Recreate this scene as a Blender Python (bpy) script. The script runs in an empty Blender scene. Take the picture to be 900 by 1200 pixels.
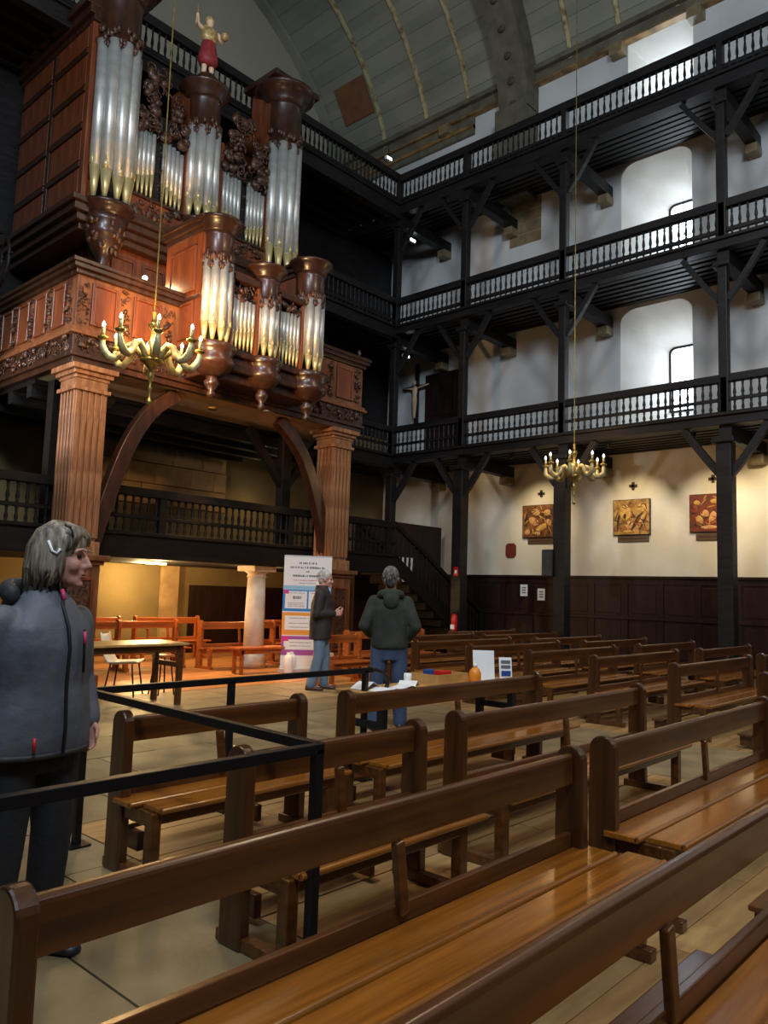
import bpy, bmesh, math, random
from mathutils import Vector, Matrix
from mathutils.geometry import tessellate_polygon
random.seed(7)
PI = math.pi
scene = bpy.context.scene
col = scene.collection

# ------------------------------------------------------------------ camera
cam_d = bpy.data.cameras.new('camera'); cam = bpy.data.objects.new('camera', cam_d); col.objects.link(cam)
cam_d.sensor_fit = 'VERTICAL'; cam_d.sensor_height = 36.0; cam_d.lens = 36.0 * 910.0 / 1200.0
cam_d.clip_start = 0.05; cam_d.clip_end = 200
_r = Vector((0.6690, -0.7426, 0.0315)); _u = Vector((-0.0984, -0.0464, 0.9941)); _f = Vector((0.7367, 0.6681, 0.1041))
cam.matrix_world = Matrix(((_r.x, _u.x, -_f.x, 0), (_r.y, _u.y, -_f.y, 0), (_r.z, _u.z, -_f.z, 1.45), (0, 0, 0, 1)))
scene.camera = cam

# ------------------------------------------------------------------ world, exposure
w = bpy.data.worlds.new('world'); scene.world = w; w.use_nodes = True
bg = w.node_tree.nodes['Background']; bg.inputs[0].default_value = (0.72, 0.82, 1.0, 1); bg.inputs[1].default_value = 0.025
vs = scene.view_settings
vs.view_transform = 'Standard'; vs.look = 'None'; vs.gamma = 1; vs.use_curve_mapping = False; vs.exposure = 0.0

def light(name, kind, loc, target, power, color, size=1.0, size_y=None, spot=60, blend=0.5):
    d = bpy.data.lights.new(name, kind); d.energy = power; d.color = color
    if kind == 'AREA':
        d.shape = 'RECTANGLE'; d.size = size; d.size_y = size_y or size
    elif kind == 'SPOT':
        d.spot_size = math.radians(spot); d.spot_blend = blend; d.shadow_soft_size = size
    else:
        d.shadow_soft_size = size
    o = bpy.data.objects.new(name, d); col.objects.link(o); o.location = loc
    if target is not None:
        o.rotation_euler = (Vector(target) - Vector(loc)).to_track_quat('-Z', 'Y').to_euler()
    return o
DAY = (0.74, 0.86, 1.0); WARM = (1.0, 0.60, 0.25); NEUT = (1.0, 0.80, 0.55)
# daylight of the windows in the opposite wall and the choir
light('daylight_window_a', 'AREA', (-1.2, -3.0, 10.0), (14, 8, 8.0), 1000, DAY, 2.0, 3.0)
light('daylight_window_b', 'AREA', (-1.2, 3.5, 11.5), (14, 8, 6.5), 620, DAY, 1.8, 2.6)
light('daylight_choir', 'AREA', (9.0, -9.0, 11.0), (8, 8, 3), 120, (0.95, 0.95, 1.0), 5.0, 5.0)
light('loft_side_fill', 'SPOT', (1.2, 11.2, 4.2), (4.9, 11.4, 4.5), 900, (1.0, 0.94, 0.92), 0.25, spot=50, blend=0.6)  # unseen spot added to throw side daylight on the loft and left pillar
# unseen area lights added above nave and aisle to light the benches
light('nave_fill', 'AREA', (9.5, 0.5, 11.5), (7.5, 3.2, 0), 260, NEUT, 1.2, 1.2)
light('aisle_fill', 'AREA', (2.2, 4.6, 7.6), (2.6, 2.0, 0), 45, NEUT, 0.6, 0.6)

# ------------------------------------------------------------------ materials
def lin(c):
    return tuple(((x / 255) / 12.92 if x / 255 <= 0.04045 else ((x / 255 + 0.055) / 1.055) ** 2.4) for x in c) + (1,)
MATS = {}
def mat(name, c, rough=0.5, c2=None, scale=(4, 4, 4), detail=4, bump=0.0, bscale=None, metal=0.0, emit=0.0, spec=0.5, kind='noise', contrast=(0.35, 0.65), distort=0.0, coat=0.0):
    m = bpy.data.materials.new(name); m.use_nodes = True; nt = m.node_tree; N = nt.nodes; L = nt.links
    b = N['Principled BSDF']; b.inputs['Roughness'].default_value = rough; b.inputs['Metallic'].default_value = metal
    b.inputs['Specular IOR Level'].default_value = spec
    if coat: b.inputs['Coat Weight'].default_value = coat; b.inputs['Coat Roughness'].default_value = 0.15
    ca = lin(c); b.inputs['Base Color'].default_value = ca
    if emit:
        b.inputs['Emission Color'].default_value = ca; b.inputs['Emission Strength'].default_value = emit
    if c2 is not None or bump:
        tc = N.new('ShaderNodeTexCoord'); mp = N.new('ShaderNodeMapping'); mp.inputs['Scale'].default_value = scale
        L.new(tc.outputs['Object'], mp.inputs['Vector'])
        if kind == 'noise':
            t = N.new('ShaderNodeTexNoise'); t.inputs['Scale'].default_value = 1.0; t.inputs['Detail'].default_value = detail; t.inputs['Distortion'].default_value = distort; out = t.outputs['Fac']
        elif kind == 'voronoi':
            t = N.new('ShaderNodeTexVoronoi'); t.inputs['Scale'].default_value = 1.0; out = t.outputs['Distance']
        L.new(mp.outputs['Vector'], t.inputs['Vector'])
        if c2 is not None:
            cr = N.new('ShaderNodeValToRGB'); cr.color_ramp.elements[0].position = contrast[0]; cr.color_ramp.elements[1].position = contrast[1]
            cr.color_ramp.elements[0].color = ca; cr.color_ramp.elements[1].color = lin(c2)
            L.new(out, cr.inputs['Fac']); L.new(cr.outputs['Color'], b.inputs['Base Color'])
        if bump:
            bp = N.new('ShaderNodeBump'); bp.inputs['Strength'].default_value = bump; bp.inputs['Distance'].default_value = 0.02
            if bscale:
                t2 = N.new('ShaderNodeTexNoise'); t2.inputs['Scale'].default_value = bscale; t2.inputs['Detail'].default_value = 6
                L.new(tc.outputs['Object'], t2.inputs['Vector']); L.new(t2.outputs['Fac'], bp.inputs['Height'])
            else:
                L.new(out, bp.inputs['Height'])
            L.new(bp.outputs['Normal'], b.inputs['Normal'])
    MATS[name] = m
    return m
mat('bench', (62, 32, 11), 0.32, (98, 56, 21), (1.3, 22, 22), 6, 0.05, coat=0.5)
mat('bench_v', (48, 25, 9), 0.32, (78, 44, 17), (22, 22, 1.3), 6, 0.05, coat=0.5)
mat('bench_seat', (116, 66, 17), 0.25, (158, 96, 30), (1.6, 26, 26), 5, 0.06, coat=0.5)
mat('bench_orange', (140, 68, 24), 0.38, (180, 98, 40), (1.6, 24, 24), 5, 0.05)  # bench wood with the orange lamp light put into its colour
mat('dark', (17, 16, 16), 0.5, (33, 30, 30), (3, 3, 18), 5, 0.1, spec=0.3)
mat('dark_y', (17, 16, 17), 0.5, (34, 31, 31), (18, 1.5, 18), 5, 0.1, spec=0.3)
mat('wainscot', (30, 16, 15), 0.45, (44, 25, 22), (14, 14, 2), 5, 0.05, spec=0.25)
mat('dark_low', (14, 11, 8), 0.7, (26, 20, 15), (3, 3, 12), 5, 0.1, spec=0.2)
mat('organ', (94, 48, 26), 0.36, (126, 66, 36), (14, 14, 1.6), 5, 0.08, coat=0.2)
mat('organ_dark', (44, 25, 17), 0.34, (66, 38, 25), (10, 10, 3), 5, 0.15, coat=0.2)
mat('carved', (40, 24, 16), 0.42, (92, 56, 34), (22, 22, 22), 6, 0.9, coat=0.2, contrast=(0.42, 0.62))
mat('tribune', (96, 58, 34), 0.42, (136, 84, 50), (12, 12, 2), 5, 0.05)
mat('marble_wood', (122, 80, 50), 0.42, (180, 130, 92), (9, 9, 2.5), 6, 0.04, distort=1.2, contrast=(0.4, 0.78))
mat('tin', (190, 190, 184), 0.42, (214, 213, 206), (3, 3, 6), 3, metal=0.6)
mat('tin_mouth', (214, 196, 140), 0.42, metal=0.55)
mat('brass', (196, 172, 96), 0.30, (142, 120, 62), (9, 9, 9), 4, metal=0.75)
mat('brass_pale', (206, 196, 148), 0.4, (160, 148, 98), (9, 9, 9), 4, metal=0.3)
mat('plaster', (214, 214, 210), 0.9, (190, 191, 190), (0.7, 0.7, 0.7), 6, 0.12, 14)
mat('plaster_warm', (232, 224, 204), 0.9, (214, 202, 176), (0.9, 0.9, 0.9), 6, 0.12, 14)
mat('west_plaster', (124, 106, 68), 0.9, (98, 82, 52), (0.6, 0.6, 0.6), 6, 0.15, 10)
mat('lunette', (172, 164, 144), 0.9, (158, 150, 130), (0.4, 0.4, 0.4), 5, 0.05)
mat('reveal', (236, 234, 226), 0.9, (222, 218, 208), (1.2, 1.2, 1.2), 5, 0.08, 10)
mat('stone', (128, 110, 78), 0.5, (158, 138, 100), (3, 3, 3), 6, 0.12, 24)
mat('stone_b', (142, 124, 90), 0.5, (116, 101, 72), (2.4, 2.4, 2.4), 6, 0.12, 24)
mat('stone_c', (118, 103, 76), 0.5, (146, 128, 94), (3.4, 3.4, 3.4), 6, 0.12, 24)
mat('joint', (66, 60, 50), 0.9)
mat('boards', (156, 120, 74), 0.42, (188, 150, 98), (2, 14, 14), 5, 0.06)
mat('boards_b', (138, 106, 66), 0.42, (172, 136, 88), (2, 14, 14), 5, 0.06)
mat('boards_red', (168, 112, 62), 0.4, (190, 132, 78), (2, 14, 14), 5, 0.06)
mat('ashlar', (178, 148, 104), 0.85, (140, 112, 78), (2.4, 2.4, 2.4), 6, 0.3, 14)
mat('column_stone', (226, 214, 196), 0.7, (204, 188, 166), (3, 3, 3), 5, 0.1, 20)
mat('vault', (150, 148, 130), 0.75, (120, 120, 104), (0.5, 0.25, 0.5), 5, 0.0)
mat('vault_b', (140, 140, 122), 0.75, (114, 114, 98), (0.5, 0.25, 0.5), 5, 0.0)
mat('rib', (186, 172, 128), 0.7, (128, 92, 58), (7, 7, 7), 5, contrast=(0.45, 0.7))
mat('arch', (110, 104, 86), 0.75, (88, 82, 66), (3, 3, 3), 5, 0.1)
mat('arch_motif', (82, 66, 48), 0.75)
mat('gilt', (168, 132, 78), 0.5, (110, 82, 48), (4, 4, 4), 4, metal=0.2)
mat('black_metal', (22, 22, 23), 0.45, metal=0.3)
mat('glass_light', (226, 238, 255), 0.5, emit=6.0)
mat('white', (235, 235, 232), 0.6)
mat('paper', (238, 238, 236), 0.7, (226, 227, 226), (5, 5, 5), 3)
mat('black', (14, 14, 15), 0.55)
mat('red', (190, 30, 28), 0.4)
mat('red_dark', (110, 40, 30), 0.6)
mat('blue', (40, 130, 200), 0.5)
mat('blue_dk', (38, 74, 140), 0.5)
mat('light_blue', (150, 196, 224), 0.5)
mat('orange', (232, 158, 58), 0.5)
mat('orange_plastic', (232, 140, 40), 0.35)
mat('magenta', (206, 50, 130), 0.5)
mat('purple', (164, 84, 160), 0.5)
mat('ink', (110, 108, 116), 0.7)
mat('cardboard', (206, 172, 132), 0.8, (192, 156, 116), (6, 6, 6), 3)
mat('plastic_cream', (232, 222, 196), 0.5)
mat('bulb', (255, 250, 240), 0.3, emit=3.0)
mat('lamp_glow', (235, 255, 250), 0.3, emit=14.0)
mat('warm_glow', (255, 214, 150), 0.3, emit=10.0)
mat('skin', (206, 152, 130), 0.5, (190, 130, 110), (14, 14, 14), 3, spec=0.4)
mat('skin_b', (214, 160, 140), 0.5, (196, 138, 118), (14, 14, 14), 3, spec=0.4)
mat('hair_grey', (168, 154, 134), 0.5, (82, 72, 60), (46, 46, 5), 6, 0.7, contrast=(0.38, 0.62))
mat('hair_white', (214, 210, 204), 0.6, (168, 162, 156), (40, 40, 10), 5, 0.5)
mat('hair_salt', (126, 120, 114), 0.6, (74, 68, 64), (44, 44, 12), 5, 0.5)
mat('jacket_grey', (100, 104, 112), 0.6, (76, 79, 86), (5, 5, 3), 5, 0.55, 9)
mat('jacket_black', (44, 44, 46), 0.65, (56, 56, 58), (8, 8, 8), 4, 0.15, 60)
mat('jacket_coat', (40, 34, 34), 0.7, (52, 44, 43), (8, 8, 8), 4, 0.15, 50)
mat('hoodie', (38, 42, 34), 0.85, (52, 56, 45), (8, 8, 8), 5, 0.25, 60)
mat('trousers', (22, 22, 26), 0.8, (30, 30, 34), (8, 8, 8), 4, 0.2, 40)
mat('jeans', (92, 116, 138), 0.8, (126, 148, 166), (5, 5, 3), 5, 0.2, 60)
mat('jeans_dk', (50, 62, 88), 0.8, (70, 84, 112), (5, 5, 3), 5, 0.2, 60)
mat('shoe_black', (22, 22, 24), 0.45, (44, 44, 48), (20, 20, 20), 3)
mat('shoe_brown', (96, 62, 44), 0.5, (74, 46, 32), (16, 16, 16), 3)
mat('pink', (228, 70, 120), 0.5)
mat('eye', (30, 26, 24), 0.2)
mat('lips', (168, 96, 86), 0.5)
mat('statue_gilt', (206, 178, 120), 0.45, (150, 118, 70), (18, 18, 18), 4, metal=0.2)
mat('statue_red', (150, 44, 46), 0.6, (116, 34, 36), (14, 14, 14), 4)
mat('statue_skin', (222, 186, 150), 0.6)
mat('pic_a', (70, 38, 18), 0.5, (150, 96, 44), (5, 5, 5), 5, 0.2, distort=1.5)
mat('pic_b', (196, 150, 70), 0.5, (112, 72, 30), (5, 5, 5), 5, 0.2, distort=1.5)
mat('pic_c', (140, 52, 26), 0.5, (90, 46, 22), (5, 5, 5), 5, 0.2, distort=1.5)
mat('gold_paint', (222, 178, 92), 0.5, (190, 138, 64), (9, 9, 9), 4)
mat('ochre_paint', (224, 172, 112), 0.55, (196, 138, 80), (9, 9, 9), 4)
mat('umber_paint', (64, 38, 22), 0.6)
mat('rust_paint', (160, 66, 34), 0.6)
mat('soffit', (178, 156, 118), 0.8, (160, 138, 102), (2, 2, 2), 4)
mat('plaque', (92, 66, 44), 0.6)
mat('hatch', (128, 84, 52), 0.8, (112, 72, 44), (3, 3, 3), 4)
mat('table', (176, 132, 74), 0.4, (200, 154, 92), (12, 2, 12), 5, 0.04)

# ------------------------------------------------------------------ mesh helpers
class MB:
    def __init__(s): s.v = []; s.f = []; s.m = []
    def add(s, vs, fs, mi=0):
        o = len(s.v); s.v += [tuple(v) for v in vs]
        for f in fs: s.f.append(tuple(i + o for i in f)); s.m.append(mi)
        return s
    def box(s, x0, x1, y0, y1, z0, z1, mi=0):
        v = [(x0, y0, z0), (x1, y0, z0), (x1, y1, z0), (x0, y1, z0), (x0, y0, z1), (x1, y0, z1), (x1, y1, z1), (x0, y1, z1)]
        return s.add(v, [(3, 2, 1, 0), (4, 5, 6, 7), (0, 1, 5, 4), (1, 2, 6, 5), (2, 3, 7, 6), (3, 0, 4, 7)], mi)
    def bar(s, p, q, w, h, up=(0, 0, 1)):
        p = Vector(p); q = Vector(q); d = (q - p).normalized(); a = d.cross(Vector(up))
        a = a.normalized() if a.length > 1e-6 else Vector((1, 0, 0)); b = a.cross(d).normalized()
        c = []
        for e in (p, q):
            for sx, sy in ((-1, -1), (1, -1), (1, 1), (-1, 1)): c.append(e + a * sx * w / 2 + b * sy * h / 2)
        return s.add(c, [(3, 2, 1, 0), (4, 5, 6, 7), (0, 1, 5, 4), (1, 2, 6, 5), (2, 3, 7, 6), (3, 0, 4, 7)])
    def prism(s, pts, axis, a, b):
        def mk(p, t):
            return {'x': (t, p[0], p[1]), 'y': (p[0], t, p[1]), 'z': (p[0], p[1], t)}[axis]
        n = len(pts); v = [mk(p, a) for p in pts] + [mk(p, b) for p in pts]
        fs = [(i, (i + 1) % n, n + (i + 1) % n, n + i) for i in range(n)]
        return s.add(v, fs + [tuple(range(n - 1, -1, -1)), tuple(range(n, 2 * n))])
    def lathe(s, prof, c=(0, 0, 0), n=12, a0=0.0, a1=2 * PI, sq=None):
        full = abs(a1 - a0 - 2 * PI) < 1e-6; k = n if full else n + 1; v = []
        for r, z in prof:
            for i in range(k):
                a = a0 + (a1 - a0) * i / n; v.append((c[0] + r * math.cos(a), c[1] + r * math.sin(a) * (sq or 1), c[2] + z))
        fs = []
        for j in range(len(prof) - 1):
            for i in range(n if full else n):
                i2 = (i + 1) % k if full else i + 1
                fs.append((j * k + i, j * k + i2, (j + 1) * k + i2, (j + 1) * k + i))
        fs += [tuple(range(k - 1, -1, -1)), tuple((len(prof) - 1) * k + i for i in range(k))]
        return s.add(v, fs)
    def tube(s, path, r, n=8, caps=True):
        P = [Vector(p) for p in path]; R = r if isinstance(r, (list, tuple)) else [r] * len(P)
        v = []; t0 = None; A = None
        for i, p in enumerate(P):
            t = ((P[min(i + 1, len(P) - 1)] - P[max(i - 1, 0)])).normalized()
            if A is None:
                A = t.orthogonal().normalized()
            else:
                A = (A - t * A.dot(t)).normalized()
            B = t.cross(A); rr = R[i]
            ra, rb = (rr if isinstance(rr, (list, tuple)) else (rr, rr))
            for j in range(n):
                an = 2 * PI * j / n; v.append(p + A * math.cos(an) * ra + B * math.sin(an) * rb)
        fs = []
        for i in range(len(P) - 1):
            for j in range(n):
                fs.append((i * n + j, i * n + (j + 1) % n, (i + 1) * n + (j + 1) % n, (i + 1) * n + j))
        if caps: fs += [tuple(range(n - 1, -1, -1)), tuple((len(P) - 1) * n + j for j in range(n))]
        return s.add(v, fs)
    def ell(s, c, r, n=12, k=8, rot=None):
        v = []; fs = []
        v.append(Vector((0, 0, -r[2])))
        for j in range(1, k):
            ph = -PI / 2 + PI * j / k
            for i in range(n):
                a = 2 * PI * i / n; v.append(Vector((r[0] * math.cos(ph) * math.cos(a), r[1] * math.cos(ph) * math.sin(a), r[2] * math.sin(ph))))
        v.append(Vector((0, 0, r[2])))
        if rot is not None: v = [rot @ q for q in v]
        v = [q + Vector(c) for q in v]
        for i in range(n): fs.append((0, 1 + (i + 1) % n, 1 + i))
        for j in range(k - 2):
            for i in range(n):
                a = 1 + j * n + i; b = 1 + j * n + (i + 1) % n; fs.append((a, b, b + n, a + n))
        l = len(v) - 1
        for i in range(n): fs.append((l, 1 + (k - 2) * n + i, 1 + (k - 2) * n + (i + 1) % n))
        return s.add(v, fs)
    def loft(s, rings):
        n = len(rings[0]); v = [q for r in rings for q in r]; fs = []
        for i in range(len(rings) - 1):
            for j in range(n): fs.append((i * n + j, i * n + (j + 1) % n, (i + 1) * n + (j + 1) % n, (i + 1) * n + j))
        fs += [tuple(range(n - 1, -1, -1)), tuple((len(rings) - 1) * n + j for j in range(n))]
        return s.add(v, fs)
    def xf(s, M):
        s.v = [tuple(M @ Vector(q)) for q in s.v]; return s
    def mesh(s, name, mats, smooth=False):
        me = bpy.data.meshes.new(name); me.from_pydata(s.v, [], s.f)
        for m in (mats if isinstance(mats, (list, tuple)) else [mats]): me.materials.append(MATS[m])
        me.polygons.foreach_set('material_index', s.m)
        bm = bmesh.new(); bm.from_mesh(me); bmesh.ops.recalc_face_normals(bm, faces=bm.faces); bm.to_mesh(me); bm.free()
        if smooth: me.polygons.foreach_set('use_smooth', [True] * len(me.polygons))
        me.update(); return me
    def build(s, name, mats, parent=None, smooth=False, bevel=0.0, loc=None):
        return put(name, s.mesh(name, mats, smooth), parent, bevel, loc)
def put(name, me, parent=None, bevel=0.0, loc=None):
    o = bpy.data.objects.new(name, me); col.objects.link(o)
    if parent is not None: o.parent = parent
    if loc is not None: o.location = loc
    if bevel:
        b = o.modifiers.new('bevel', 'BEVEL'); b.width = bevel; b.segments = 2; b.limit_method = 'ANGLE'
    return o
def empty(name, loc=(0, 0, 0), rz=0.0, parent=None):
    o = bpy.data.objects.new(name, None); col.objects.link(o); o.location = loc; o.rotation_euler = (0, 0, rz); o.empty_display_size = 0.1
    if parent is not None: o.parent = parent
    return o
def tag(o, label=None, cat=None, group=None, kind=None):
    if label: o['label'] = label
    if cat: o['category'] = cat
    if group: o['group'] = group
    if kind: o['kind'] = kind
    return o
def box(name, m, parent, x0, x1, y0, y1, z0, z1, bevel=0.0):
    """box with its origin at its base centre"""
    cx, cy = (x0 + x1) / 2, (y0 + y1) / 2
    return MB().box(x0 - cx, x1 - cx, y0 - cy, y1 - cy, 0, z1 - z0).build(name, m, parent, False, bevel, (cx, cy, z0))
def copy_tree(o, parent=None):
    c = o.copy(); col.objects.link(c); c.parent = parent
    for ch in list(o.children): copy_tree(ch, c)
    return c

# ------------------------------------------------------------------ main dimensions
XG, XW = 14.4, 16.5            # front of the side galleries, side wall
YW, YL = 12.85, 15.0           # front of the end galleries, lower end wall
YU = 17.5                      # upper end wall (lunette)
AX, AA, AB, ZS = 7.87, 8.7, 6.2, 13.8   # vault axis, half width, rise, springing

# ------------------------------------------------------------------ floor
floor = MB().box(-4, 17, -6, 18, -0.25, -0.012).build('floor', 'joint'); tag(floor, 'worn church floor of stone slabs and wooden boards', 'floor', kind='structure')
def tiles(x0, x1, y0, y1, nx, ny, mats, name, jit=0.0, gap=0.006, stag=True):
    dx = (x1 - x0) / nx; dy = (y1 - y0) / ny; cache = {}
    for j in range(ny):
        off = (dx * 0.5 if (j % 2 and stag) else 0)
        for i in range(nx + (1 if off else 0)):
            a = max(x0, x0 + i * dx - off); b = min(x1, x0 + (i + 1) * dx - off)
            if b - a < 0.02: continue
            k = (round(b - a, 3), random.choice(mats))
            if k not in cache:
                cache[k] = MB().box(-(b - a) / 2 + gap, (b - a) / 2 - gap, -dy / 2 + gap, dy / 2 - gap, -0.05, 0).mesh(name, k[1])
            put(name, cache[k], floor, 0, ((a + b) / 2, y0 + (j + 0.5) * dy, random.uniform(-0.003, 0.001)))
tiles(-1.5, 2.35, -0.6, 4.6, 5, 7, ['stone', 'stone_b', 'stone_c'], 'stone_slab')
tiles(-1.5, 8.3, 4.6, 9.5, 9, 6, ['stone', 'stone_b', 'stone_c'], 'stone_slab')
tiles(2.35, 6.6, -0.6, 4.6, 2, 26, ['boards', 'boards_b'], 'floor_board', gap=0.003)
tiles(6.6, 8.3, -0.6, 4.6, 2, 7, ['stone', 'stone_b', 'stone_c'], 'stone_slab')
tiles(8.3, 14.6, 0.4, 9.5, 2, 40, ['boards', 'boards_b'], 'floor_board', gap=0.003)
tiles(2.5, 16.4, 9.5, 14.9, 4, 30, ['boards_red'], 'floor_board', gap=0.003)
tiles(14.6, 16.5, -0.6, 9.5, 2, 10, ['stone', 'stone_b', 'stone_c'], 'stone_slab')

# ------------------------------------------------------------------ side wall with three deep window niches
def niche_contour(y0, y1, z0, z1, r, n=6):
    p = [(y0, z0), (y1, z0)]
    for k in range(n + 1):
        a = PI / 2 * k / n; p.append((y1 - r + r * math.cos(a), z1 - r * 0.8 + r * 0.8 * math.sin(a)))
    for k in range(n + 1):
        a = PI / 2 + PI / 2 * k / n; p.append((y0 + r + r * math.cos(a), z1 - r * 0.8 + r * 0.8 * math.sin(a)))
    return p
NI = [(6.1, 7.75, 4.95, 8.12), (6.08, 7.73, 8.4, 11.66), (6.02, 7.56, 12.0, 14.66)]
RE = [(6.5, 7.18, 5.95, 7.5), (6.5, 7.16, 9.45, 11.08), (6.45, 7.1, 12.6, 14.2)]
holes = [niche_contour(*n, 0.38 if i < 2 else 0.02) for i, n in enumerate(NI)]
outer = [(-4, 2.0), (YU, 2.0), (YU, 15.4), (-4, 15.4)]
polys = [[Vector((p[0], p[1], 0)) for p in outer]] + [[Vector((p[0], p[1], 0)) for p in h] for h in holes]
flat = [p for pl in [outer] + holes for p in pl]
tris = tessellate_polygon(polys)
m = MB(); gz = 4.72
# plaster above the first gallery and warm plaster below are the same wall; split by height
m.add([(XW, p[0], p[1]) for p in flat], tris)
wall_right = m.build('wall_right', 'plaster'); tag(wall_right, 'white plastered side wall with deep window niches', 'wall', kind='structure')
MB().box(XW, XW + 0.3, -4, YU, 0, 2.0).build('lower_wall', 'plaster', wall_right)
box('warm_plaster', 'plaster_warm', wall_right, XW - 0.012, XW - 0.002, -4, YL, 2.0, 4.78)
for i, (n, r) in enumerate(zip(NI, RE)):
    a = holes[i]; b = niche_contour(*r, 0.16 if i < 2 else 0.05)
    k = len(a); mm = MB()
    mm.add([(XW, p[0], p[1]) for p in a] + [(XW + 1.5, p[0], p[1]) for p in b], [(j, (j + 1) % k, k + (j + 1) % k, k + j) for j in range(k)])
    wn = mm.build('window_%d' % (i + 1), 'reveal', None, False); tag(wn, ['lower', 'middle', 'upper'][i] + ' white splayed window niche in the side wall', 'window', kind='structure')
    g = MB(); g.add([(XW + 1.49, p[0], p[1]) for p in b], [tuple(range(k))])
    g.add([(XW + 1.52, p[0], p[1]) for p in b], [tuple(range(k - 1, -1, -1))]); g.build('window_pane', 'glass_light', wn)
    fr = MB()
    for j in range(k):
        p, q = b[j], b[(j + 1) % k]; fr.bar((XW + 1.47, p[0], p[1]), (XW + 1.47, q[0], q[1]), 0.05, 0.05)
    fr.build('window_frame', 'dark', wn)
    box('glazing_bar', 'black_metal', wn, XW + 1.465, XW + 1.485, (r[0] + r[1]) / 2 - 0.008, (r[0] + r[1]) / 2 + 0.008, r[2], r[3])
    light('window_light_%d' % (i + 1), 'AREA', (XW + 1.4, (r[0] + r[1]) / 2, (r[2] + r[3]) / 2), (XW - 5, (r[0] + r[1]) / 2, (r[2] + r[3]) / 2 - 1), [7, 8, 16][i], DAY, 0.55, 1.2)
# blocked stone patch on the middle gallery wall
sp = empty('wall_patch'); sp.parent = wall_right; sp.name = 'stone_patch'
for j in range(4):
    z0 = 10.5 + j * 0.3
    box('ashlar_block', 'stone_c' if j % 2 else 'stone_b', sp, XW - 0.02, XW + 0.05, 9.88, 10.34 + 0.1 * (j % 2), z0 + 0.008, z0 + 0.29)
    box('ashlar_block', 'stone_b' if j % 2 else 'stone_c', sp, XW - 0.02, XW + 0.05, 10.35 + 0.1 * (j % 2), 10.81, z0 + 0.008, z0 + 0.29)
# wainscot
ws = empty('trim_1', (XW, 0, 0)); tag(ws, 'dark panelled wainscot along the side wall', 'wainscot', kind='structure')
MB().box(XW - 0.05, XW, -4, 14.9, 0, 1.99).build('wainscot_back', 'wainscot', ws).location = (-XW, 0, 0)
def wbox(name, y0, y1, z0, z1, d0, d1, bev=0.0):
    return box(name, 'wainscot', ws, -d1, -d0, y0, y1, z0, z1, bev)
wbox('wainscot_cap', -4, 14.9, 1.94, 2.0, 0.05, 0.12, 0.01)
wbox('wainscot_rail', -4, 14.9, 1.04, 1.12, 0.05, 0.10, 0.01)
wbox('wainscot_rail', -4, 14.9, 0.0, 0.16, 0.05, 0.08)
wbox('wainscot_rail', -4, 14.9, 1.82, 1.94, 0.05, 0.075)
y = -3.6
while y < 14.7:
    wbox('wainscot_stile', y - 0.05, y + 0.05, 0.16, 1.82, 0.05, 0.075)
    for z0, z1 in ((0.24, 0.98), (1.18, 1.76)):
        wbox('wainscot_panel', y + 0.12, y + 0.68, z0, z1, 0.05, 0.066, 0.012)
    y += 0.8

# ------------------------------------------------------------------ end wall
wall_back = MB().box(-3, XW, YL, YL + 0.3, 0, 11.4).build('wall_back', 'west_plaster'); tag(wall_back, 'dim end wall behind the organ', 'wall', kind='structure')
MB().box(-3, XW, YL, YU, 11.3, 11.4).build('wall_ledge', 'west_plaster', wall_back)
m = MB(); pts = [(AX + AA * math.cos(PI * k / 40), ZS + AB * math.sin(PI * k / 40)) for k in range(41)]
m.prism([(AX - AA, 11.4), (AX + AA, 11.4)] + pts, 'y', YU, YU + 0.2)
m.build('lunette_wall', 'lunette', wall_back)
# rough stone blocks seen behind the low balcony
for j, z in enumerate((3.2, 3.65, 4.1)):
    x = 6.6 + 0.3 * (j % 2)
    while x < 10.6:
        l = random.uniform(0.6, 0.95); box('stone_block', 'ashlar', wall_back, x + 0.01, min(x + l, 10.9), YL - 0.06 - random.uniform(0, 0.03), YL + 0.02, z + 0.01, z + 0.44); x += l
box('shade_sheet', 'dark', wall_back, 4.0, XW, YL - .05, YL, 5.9, 11.3)  # dark sheet painting in the deep shade of the end galleries
box('pilaster', 'ashlar', wall_back, 9.35, 9.75, YL - 0.12, YL, 0, 1.9)
box('dark_panel', 'wainscot', wall_back, 10.1, 13.2, YL - 0.06, YL, 0.0, 1.5)

# ------------------------------------------------------------------ vault
m = MB(); NP = 84; ya, yb = -5.0, YU
for k in range(4, NP - 4):
    a0 = PI * k / NP; a1 = PI * (k + 1) / NP; e = 0.0 if k % 2 else 0.02
    p = [(AX + (AA + e) * math.cos(a0), ZS + (AB + e) * math.sin(a0)), (AX + (AA + e) * math.cos(a1), ZS + (AB + e) * math.sin(a1)),
         (AX + (AA + .1) * math.cos(a1), ZS + (AB + .1) * math.sin(a1)), (AX + (AA + .1) * math.cos(a0), ZS + (AB + .1) * math.sin(a0))]
    m.prism(p, 'y', ya, yb); m.m[-6:] = [k % 3 == 0] * 6
m.m = [int(x) for x in m.m]
ceiling = m.build('ceiling', ['vault', 'vault_b']); tag(ceiling, 'green grey boarded barrel vault with painted ribs', 'ceiling', kind='structure')
def rib(yc, wy, dep, name, ma, a0=0.16, a1=PI - 0.16, n=28):
    m = MB(); R = []
    for k in range(n + 1):
        a = a0 + (a1 - a0) * k / n; c, s_ = math.cos(a), math.sin(a)
        R.append([(AX + AA * c, yc - wy / 2, ZS + AB * s_), (AX + (AA - dep) * c, yc - wy / 2, ZS + (AB - dep) * s_), (AX + (AA - dep) * c, yc + wy / 2, ZS + (AB - dep) * s_), (AX + AA * c, yc + wy / 2, ZS + AB * s_)])
    m.loft(R); return m.build(name, ma, ceiling)
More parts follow.
